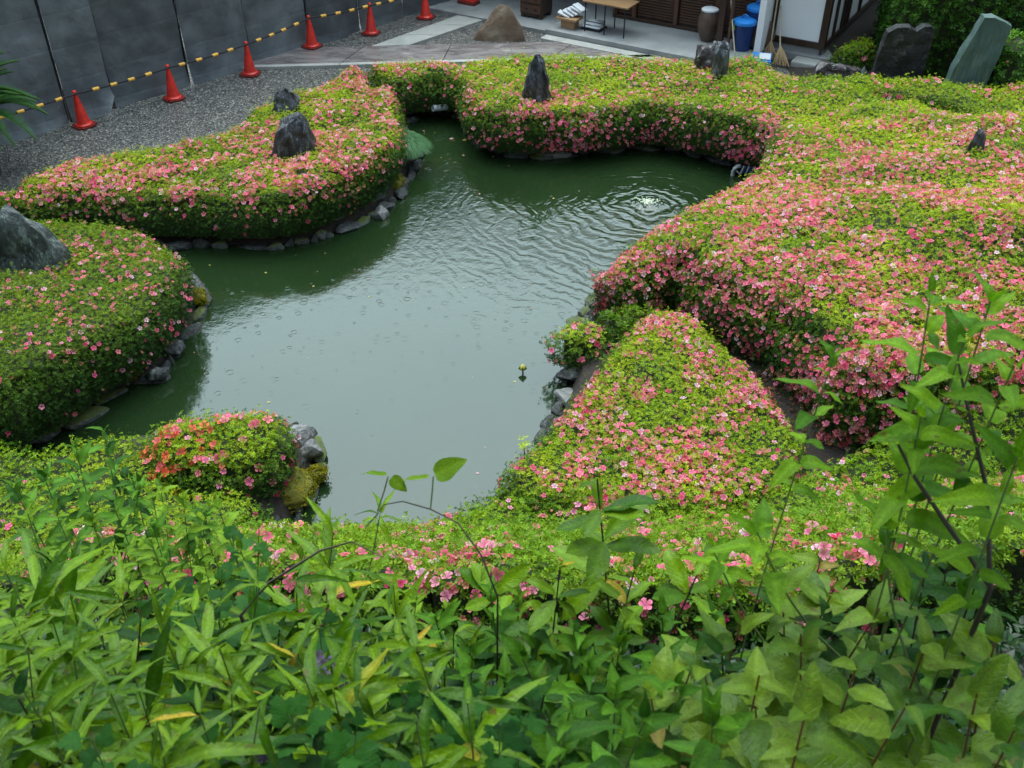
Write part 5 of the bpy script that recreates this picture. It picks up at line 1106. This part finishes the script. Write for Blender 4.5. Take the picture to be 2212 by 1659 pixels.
def plant(sp, top, h=None, nb=0, scale=1.0, seed=0, lean=None, tilt=None, n=None):
    S = SPEC[sp]; r = random.Random(seed); g = float(ground(top.x, top.y))
    lx, ly = lean if lean else (r.uniform(-.25, .25), r.uniform(.0, .25))
    base = Vector((top.x-lx*.6, top.y-ly*.6, 0)); base.z = float(ground(base.x, base.y))-.02
    h = top.z-base.z
    root = bpy.data.objects.new({'lance': 'lance_leaved_shoot', 'fuzzy': 'soft_leaved_shoot', 'young': 'young_leafy_shoot', 'lobed': 'lobed_leaf_vine', 'broad': 'broad_leaved_sapling', 'oblong': 'glossy_shoot', 'big': 'large_leaved_shrub', 'dark': 'dark_leafy_plant'}[sp], None)
    col.objects.link(root); root.location = base; root.empty_display_size = .05
    def curve(a, b, bend, m=9):
        return [a.lerp(b, t)+bend*math.sin(math.pi*t) for t in np.linspace(0, 1, m)]
    tp = top-base; stems = []; main = curve(Vector((0, 0, 0)), tp, Vector((r.uniform(-.06, .06), r.uniform(-.06, .06), 0))); stems.append((main, S['f0'], n or S['n'], scale))
    for b in range(nb):
        f = r.uniform(.35, .7); p0 = main[int(f*8)]; a = r.uniform(0, 6.28); l = h*(1-f)*r.uniform(.7, 1.0)
        p1 = p0+Vector((math.cos(a)*l*.55, math.sin(a)*l*.55, l*.8)); stems.append((curve(p0, p1, Vector((math.cos(a), math.sin(a), -.5))*.03), .3, int((n or S['n'])*.6), scale*.9))
    tubes('stem', [(q, np.linspace(S['r'], S['r']*.45, len(q))*scale) for q, *_ in stems], S['stem'], root, 5)
    for q, f0, nn, sc in stems:
        az = r.uniform(0, 6.28); lv = max(f0, 1-S['len']/max(h, .3))
        nodes = max(1, math.ceil(nn/S['whorl'])); cnt = 0
        for k in range(nodes):
            fr_ = k/max(1, nodes-1); pos = lv+(1-lv)*(1-(1-fr_)**1.25)
            if S['whorl'] > 3 and k < nodes-1: pos = lv+(1-lv)*fr_
            u = pos*8; i0 = min(7, int(u)); p = q[i0].lerp(q[i0+1], u-i0)
            az += 2.39996 if S['whorl'] == 1 else (math.pi/2 if S['whorl'] == 2 else .7)
            for w in range(S['whorl']):
                if cnt >= nn: break
                el = S['e'][1]+(S['e'][0]-S['e'][1])*fr_**2.2+r.uniform(-.28, .28)
                if S['whorl'] > 3: el = r.uniform(-.35, .6)+.8*fr_*(w/S['whorl'])
                sz = S['size']*sc*(1-.45*fr_**3)*r.uniform(.55, 1.25)
                put_leaf(r.choice(S['L']), root, p+Vector((0, 0, r.uniform(-.012, .012))), az+w*2*math.pi/S['whorl']+r.uniform(-.6, .6), el, r.uniform(-.4, .4), sz); cnt += 1
    PLANTS.append((sp, root, top)); return root
FG = [ # species, px, py, distance, branches, scale
 ('fuzzy', 225, 935, 3.9, 1, 1.0), ('fuzzy', 165, 975, 3.7, 1, 1.0), ('fuzzy', 95, 1030, 3.6, 1, 1.0), ('fuzzy', 285, 1030, 3.8, 1, 0.9), ('fuzzy', 30, 1055, 3.4, 1, 1.0), ('fuzzy', 330, 1135, 3.2, 1, 0.9), ('young', 395, 1075, 3.8, 2, 1.0), ('young', 470, 1095, 3.6, 2, 1.0),
 ('young', 330, 1075, 3.7, 2, 1.0), ('young', 560, 1130, 3.5, 2, 0.9), ('young', 430, 1175, 3.2, 2, 0.9), ('young', 250, 1105, 3.4, 2, 0.9), ('young', 120, 1105, 3.3, 2, 0.9), ('young', 640, 1185, 3.2, 1, 0.8), ('lance', 70, 1195, 2.6, 1, 1.25), ('lance', 15, 1240, 2.3, 1, 1.25),
 ('lance', 150, 1280, 2.3, 1, 1.1), ('lance', 265, 1300, 2.3, 1, 1.0), ('lance', 60, 1400, 1.9, 1, 1.05), ('lance', 160, 1430, 1.85, 1, 1.0), ('lance', 290, 1460, 1.8, 1, 0.95), ('lance', 420, 1330, 2.2, 1, 1.0), ('lance', 590, 1415, 2.0, 1, 1.0), ('lance', 720, 1150, 2.5, 1, 0.95),
 ('lance', 850, 1265, 2.6, 1, 0.95), ('lance', 640, 1260, 2.5, 1, 0.95), ('lance', 560, 1270, 2.4, 1, 0.95), ('lance', 980, 1365, 2.4, 1, 0.95), ('lance', 500, 1500, 1.75, 1, 0.95), ('lance', 800, 1385, 2.2, 1, 0.95), ('lance', 720, 1495, 1.8, 1, 0.95), ('lance', 900, 1560, 1.65, 1, 0.9),
 ('lance', 340, 1560, 1.6, 1, 0.9), ('lance', 110, 1540, 1.6, 1, 0.95), ('lance', 690, 1360, 2.1, 1, 0.9), ('oblong', 1290, 1035, 2.2, 1, 1.0), ('oblong', 1210, 1225, 2.2, 0, 0.9), ('oblong', 1370, 1235, 2.3, 0, 0.9), ('oblong', 1060, 1225, 2.5, 0, 0.9), ('lobed', 700, 1335, 2.3, 2, 1.0),
 ('lobed', 480, 1230, 2.4, 2, 1.0), ('lobed', 380, 1260, 2.3, 2, 1.0), ('lobed', 1050, 1480, 1.9, 3, 0.9), ('lobed', 960, 1530, 1.8, 3, 0.9), ('lobed', 1150, 1500, 1.75, 3, 0.9), ('lobed', 620, 1540, 1.65, 2, 1.1), ('lobed', 860, 1480, 1.9, 2, 1.0), ('lobed', 200, 1600, 1.55, 2, 1.2),
 ('lobed', 770, 1580, 1.6, 2, 1.1), ('lobed', 560, 1185, 2.6, 1, 1.0), ('lobed', 1080, 1580, 1.6, 2, 1.0), ('fuzzy', 1060, 1285, 2.4, 1, 1.0), ('fuzzy', 940, 1335, 2.4, 1, 1.0), ('fuzzy', 1160, 1355, 2.25, 1, 1.0), ('fuzzy', 1020, 1425, 2.1, 1, 1.05), ('fuzzy', 1250, 1365, 2.2, 1, 1.0),
 ('fuzzy', 1340, 1385, 2.2, 1, 1.0), ('fuzzy', 1430, 1335, 2.3, 1, 0.95), ('fuzzy', 1540, 1325, 2.4, 0, 0.9), ('fuzzy', 1130, 1425, 2.0, 1, 1.0), ('fuzzy', 1270, 1440, 1.95, 1, 1.0), ('fuzzy', 1420, 1435, 1.95, 1, 1.0), ('fuzzy', 1330, 1500, 1.75, 1, 0.95), ('fuzzy', 1460, 1480, 1.75, 1, 0.95),
 ('fuzzy', 1390, 1560, 1.55, 1, 0.95), ('fuzzy', 1230, 1540, 1.6, 1, 0.95), ('fuzzy', 1540, 1540, 1.55, 1, 0.95), ('fuzzy', 2080, 1280, 1.9, 1, 1.1), ('broad', 1690, 1275, 2.1, 1, 1.0), ('broad', 1600, 1350, 2.0, 1, 0.95), ('broad', 1800, 1275, 2.1, 1, 0.95), ('broad', 1730, 1370, 1.8, 1, 1.0),
 ('broad', 1900, 1315, 2.0, 1, 1.0), ('broad', 2000, 1390, 1.8, 1, 1.0), ('broad', 1850, 1440, 1.65, 1, 0.95), ('broad', 2150, 1380, 1.75, 1, 1.0), ('broad', 1640, 1460, 1.65, 1, 0.95), ('broad', 1740, 1540, 1.5, 1, 0.9), ('broad', 1960, 1520, 1.5, 1, 0.9), ('broad', 2110, 1500, 1.55, 1, 0.95),
 ('broad', 2190, 1580, 1.45, 1, 0.9), ('broad', 1500, 1425, 2.0, 0, 0.9), ('big', 2010, 640, 1.75, 0, 1.0), ('big', 2140, 650, 1.7, 0, 1.0), ('big', 1800, 775, 1.8, 0, 0.85), ('big', 2080, 740, 1.65, 1, 1.0), ('big', 1990, 900, 1.7, 1, 1.0), ('big', 2190, 790, 1.6, 1, 1.0),
 ('big', 2200, 980, 1.6, 1, 1.0), ('dark', 2120, 1230, 1.9, 2, 1.0), ('dark', 2000, 1230, 2.0, 2, 1.0), ('dark', 450, 1410, 2.1, 2, 1.0), ('dark', 830, 1400, 2.15, 2, 1.0), ('dark', 220, 1370, 2.15, 2, 1.0), ('dark', 960, 1450, 2.1, 2, 1.0), ('dark', 1180, 1480, 1.95, 2, 1.0),
 ('dark', 1560, 1420, 1.95, 2, 1.0), ('dark', 400, 1500, 1.8, 2, 1.0), ('dark', 680, 1600, 1.65, 2, 1.0), ('dark', 40, 1510, 1.8, 2, 1.0),
 ('lance', 110, 1330, 2.0, 1, 1.0), ('lance', 210, 1360, 2.0, 1, 1.0), ('lance', 350, 1360, 2.0, 1, 0.95), ('lance', 470, 1390, 1.95, 1, 0.95), ('lance', 20, 1440, 1.8, 1, 1.0), ('lance', 240, 1500, 1.7, 1, 0.9), ('lance', 430, 1540, 1.65, 1, 0.9), ('lance', 560, 1530, 1.65, 1, 0.9), ('lance', 640, 1420, 1.85, 1, 0.9), ('lance', 770, 1400, 1.9, 1, 0.9), ('lance', 900, 1400, 1.9, 1, 0.9), ('lance', 1010, 1520, 1.65, 1, 0.85), ('young', 200, 1130, 3.0, 2, 0.9), ('young', 520, 1190, 2.9, 2, 0.9), ('young', 60, 1110, 3.0, 2, 0.9), ('young', 330, 1180, 2.9, 2, 0.9), ('young', 760, 1250, 2.7, 1, 0.9), ('young', 900, 1290, 2.5, 1, 0.85), ('young', 1120, 1290, 2.4, 1, 0.85), ('young', 1350, 1340, 2.2, 1, 0.85),
]
for k, (sp, px, py, t, nb, sc) in enumerate(FG):
    plant(sp, WT(px, py, t), nb=nb, scale=sc, seed=500+k)
# labels: each plant by its kind and its place in the row of its kind
ORD = ['first', 'second', 'third', 'fourth', 'fifth', 'sixth', 'seventh', 'eighth', 'ninth', 'tenth', 'eleventh', 'twelfth', 'thirteenth', 'fourteenth', 'fifteenth', 'sixteenth', 'seventeenth', 'eighteenth', 'nineteenth', 'twentieth', 'twenty-first', 'twenty-second', 'twenty-third', 'twenty-fourth', 'twenty-fifth', 'twenty-sixth', 'twenty-seventh', 'twenty-eighth', 'twenty-ninth', 'thirtieth', 'thirty-first', 'thirty-second', 'thirty-third', 'thirty-fourth', 'thirty-fifth', 'thirty-sixth', 'thirty-seventh', 'thirty-eighth']
DESC = {'lance': ('glossy narrow leaved shoot', 'shoot'), 'fuzzy': ('soft grey green leaved shoot', 'shoot'), 'young': ('young yellow green leafy shoot', 'shoot'), 'lobed': ('lobed bluish leaved vine with raindrops', 'vine'), 'broad': ('broad pale leaved sapling with reddish stem', 'sapling'), 'oblong': ('upright bright oblong leaved shoot', 'shoot'), 'big': ('large leaved blurred branch at right', 'shrub'), 'dark': ('dark green leafy plant in shade', 'plant')}
for sp in DESC:
    lst = sorted([(PX(*t)[0], PX(*t)[1], o) for s, o, t in PLANTS if s == sp], key=lambda q: q[0])
    for i, (x, y, o) in enumerate(lst):
        row = 'low in the picture' if y > 1400 else ('in the middle of the undergrowth' if y > 1180 else 'at the upper edge of the undergrowth')
        setp(o, f"{DESC[sp][0]}, {ORD[i]} of its kind from the left, {row}" if sp != 'big' else f"{DESC[sp][0]}, {ORD[i]} such branch from the left", DESC[sp][1], 'undergrowth: '+DESC[sp][0]+'s')
        o['label'] = ' '.join(o['label'].replace('in the middle of the undergrowth', 'mid undergrowth').replace('at the upper edge of the undergrowth', 'upper undergrowth').replace('low in the picture', 'low down').split()[:16])
# arching vine over the water
root = empty('arching_vine', WT(1060, 1250, 2.2), 'thin brown vine arching over the water with three bright leaves', 'vine'); b0 = root.location.copy()
pv = [WT(1075, 1290, 2.15), WT(1040, 1200, 2.15), WT(990, 1130, 2.15), WT(930, 1100, 2.2), WT(870, 1083, 2.2), WT(830, 1090, 2.25), WT(800, 1130, 2.25)]
root.location.z = float(ground(b0.x, b0.y)); 
tubes('stem', [([p-root.location for p in [Vector((b0.x, b0.y, root.location.z))]+pv], np.linspace(.0024, .001, 8))], M_DSTEM, root, 6)
tubes('tendril', [([p-root.location for p in (WT(930, 1100, 2.2), WT(934, 1060, 2.2), WT(936, 1030, 2.2))], .0018)], M_GSTEM, root, 5)
tubes('tendril', [([p-root.location for p in (WT(815, 1105, 2.2), WT(830, 1060, 2.2), WT(838, 1030, 2.2))], .0018)], M_GSTEM, root, 5)
ML = leafobj('bright_vine_leaf', (.20, .38, .02), (.26, .44, .03), None, .35, .55)
VL = leaf_mesh('leaf', ML, .62, ovat, droop=.1, fold=.2, seed=90)
for (px, py, az, el, s) in ((936, 1030, .15, .55, .085), (930, 1032, 3.1, -.1, .07), (838, 1028, 3.0, .1, .06), (842, 1030, -.5, -.5, .05)): put_leaf(VL, root, WT(px, py, 2.2)-root.location, az, el, .5, s)
root = empty('bare_branch', WT(620, 1290, 2.4), 'dark bare branch crossing the undergrowth towards the islet', 'branch'); root.location.z = float(ground(root.location.x, root.location.y))
tubes('twig', [([p-root.location for p in (Vector((root.location.x, root.location.y, root.location.z)), WT(520, 1330, 2.4), WT(580, 1260, 2.45), WT(690, 1190, 2.5), WT(760, 1170, 2.5), WT(830, 1205, 2.45))], [.006, .005, .004, .003, .002, .001])], M_DSTEM, root, 6)
root = empty('shrub_trunk', WT(2140, 1330, 1.75), 'dark bent stem of the large leaved shrub at right', 'stem'); root.location.z = float(ground(root.location.x, root.location.y))
tubes('bark', [([p-root.location for p in (Vector(root.location), WT(2140, 1270, 1.75), WT(2050, 1140, 1.75), WT(1975, 1030, 1.75), WT(1940, 960, 1.75))], [.006, .005, .0045, .0035, .0025]), ([p-root.location for p in (WT(2140, 1270, 1.75), WT(2130, 1050, 1.72), WT(2090, 880, 1.7), WT(2070, 780, 1.7))], [.0045, .004, .003, .002])], M_DSTEM, root, 7)
# lilac flower spikes low in the shade
M_LILAC = leafy('lilac_petal', .5, .4, .3)
for k, (px, py, t) in enumerate(((500, 1640, 1.75), (715, 1440, 2.1), (575, 1665, 1.7))):
    top = WT(px, py, t); root = empty('lilac_flower', (top.x, top.y, float(ground(top.x, top.y))), ['pale lilac flower spike low among the left leaves', 'small lilac flower spike below the tall narrow leaved shoot', 'lilac flower spike cut by the bottom edge'][k], 'flower', 'lilac flower spikes')
    hh = top.z-root.location.z; tubes('stem', [([(0, 0, 0), (.01, 0, hh*.5), (0, 0, hh)], .0025)], M_GSTEM, root, 5)
    v, f, c_ = FTPL[1]; me = bulk('floret', v*.014, f, np.clip(c_*np.array((.26, .20, .34)), 0, 1), M_LILAC); rr = random.Random(k)
    for i in range(18):
        o = link('floret', me, root, (rr.uniform(-.03, .03), rr.uniform(-.03, .03), hh-.13+.15*rr.random())); o.rotation_euler = (rr.uniform(-1, 1), rr.uniform(-1, 1), rr.uniform(0, 6))
# shoot standing up at the shore
root = empty('azalea_sprout', W(1132, 985, .75), 'lone upright azalea sprout at the edge of the front mound', 'sprout')
tubes('stem', [([(0, 0, -.2), (.01, 0, .0), (-.01, 0, .2)], .006)], M_DSTEM, root, 5)
rng = np.random.default_rng(5); n = 9; P = np.column_stack([rng.normal(size=(n, 2))*.035, rng.uniform(.12, .24, n)]); v, f = stamp(RTPL[0][0], RTPL[0][1], P, frames(np.tile([0., 0, 1], (n, 1)), rng, .3), np.full(n, .05))
link('leaf_tuft', bulk('leaf_tuft', v, f, np.tile(NEWG, (len(v), 1)), M_AZ), root)
# uncountable filler leaves below the plants
rng = np.random.default_rng(77); n = 17000
x = rng.uniform(-3.2, 3.4, n); y = rng.uniform(.55, 4.3, n); gz = ground(x, y); hmax = np.interp(y, [.5, 1.0, 2.0, 3.0, 4.3], [.55, .62, .85, .75, .3]); hmax = hmax*(1-.55*sm(-.9, -.2, x)*sm(2.0, 2.8, y)); z = gz+.6*hmax*rng.random(n)
P = np.column_stack([x, y, z]); m = inview(P, 250); P = P[m]; n = len(P)
lt = np.array([(0, 0, 0), (.3, .17, .04), (.3, -.17, .04), (.65, .15, 0), (.65, -.15, 0), (1, 0, -.12), (.35, 0, 0), (.65, 0, -.03)]); lf = np.array([(0, 6, 1), (0, 2, 6), (1, 6, 7), (1, 7, 3), (2, 7, 6), (2, 4, 7), (3, 7, 5), (4, 5, 7)])
v, f = stamp(lt, lf, P, frames(rng.normal(size=(n, 3))*.5+np.array([0, -.1, 1]), rng), rng.uniform(.055, .11, n))
cc = np.array((.008, .032, .005))*rng.uniform(.5, 1.7, (n, 1)); cc[:, 0] *= rng.uniform(.6, 1.7, n)  # near-black green puts the deep shade between the plants into the colour
setp(link('undergrowth', bulk('undergrowth', v, f, np.repeat(cc, 8, 0), leafy('undergrowth_leaf', .3, .12, .3))), 'dense mixed green leaves filling the near slope', 'undergrowth', kind='stuff')
# loose pebbles that give the gravel its relief
rng = np.random.default_rng(78); n = 8000
P = np.column_stack([rng.uniform(-10.5, 2.5, n), rng.uniform(14, 25, n), np.full(n, .452)]); ok = (sdist(np.array(yard), P[:, 0], P[:, 1]) > .1) & inview(P, 30)
rel = (P[:, :2]-np.array(F0[:2])) @ np.array([FN.x, FN.y]); ok &= rel > .12
for q in Q+[[dA, dB, dC, dD], [front[0], front[-1], kf[-1], kf[0]], [tuple(L(-9, .1)[:2]), tuple(L(5, .0)[:2]), tuple(L(5, 7)[:2]), tuple(L(-9, 7)[:2])], [tuple(L(-.1, -.4)[:2]), tuple(L(5, -.4)[:2]), tuple(L(5, .2)[:2]), tuple(L(-.1, .2)[:2])]]: ok &= sdist(np.array([tuple(p)[:2] for p in q]), P[:, 0], P[:, 1]) < -.01
P = P[ok]; n = len(P); v, f = stamp(tv*np.array([1, .8, .55]), tf, P, frames(np.tile([0., 0, 1], (n, 1)), rng, .2), rng.uniform(.008, .019, n))
gcol = np.array([(.05, .05, .055), (.11, .11, .11), (.17, .165, .155), (.2, .18, .15), (.34, .33, .31)])[rng.choice(5, n, p=(.25, .3, .22, .15, .08))]
m_, nt_, b_ = newmat('pebble'); nt_.links.new(nd(nt_, 'ShaderNodeVertexColor', layer_name='col').outputs[0], b_.inputs['Base Color']); b_.inputs['Roughness'].default_value = .35
setp(link('gravel_pebbles', bulk('gravel_pebbles', v, f, np.repeat(gcol, len(tv), 0), m_)), 'loose wet grey pebbles of the yard', 'gravel', kind='stuff')
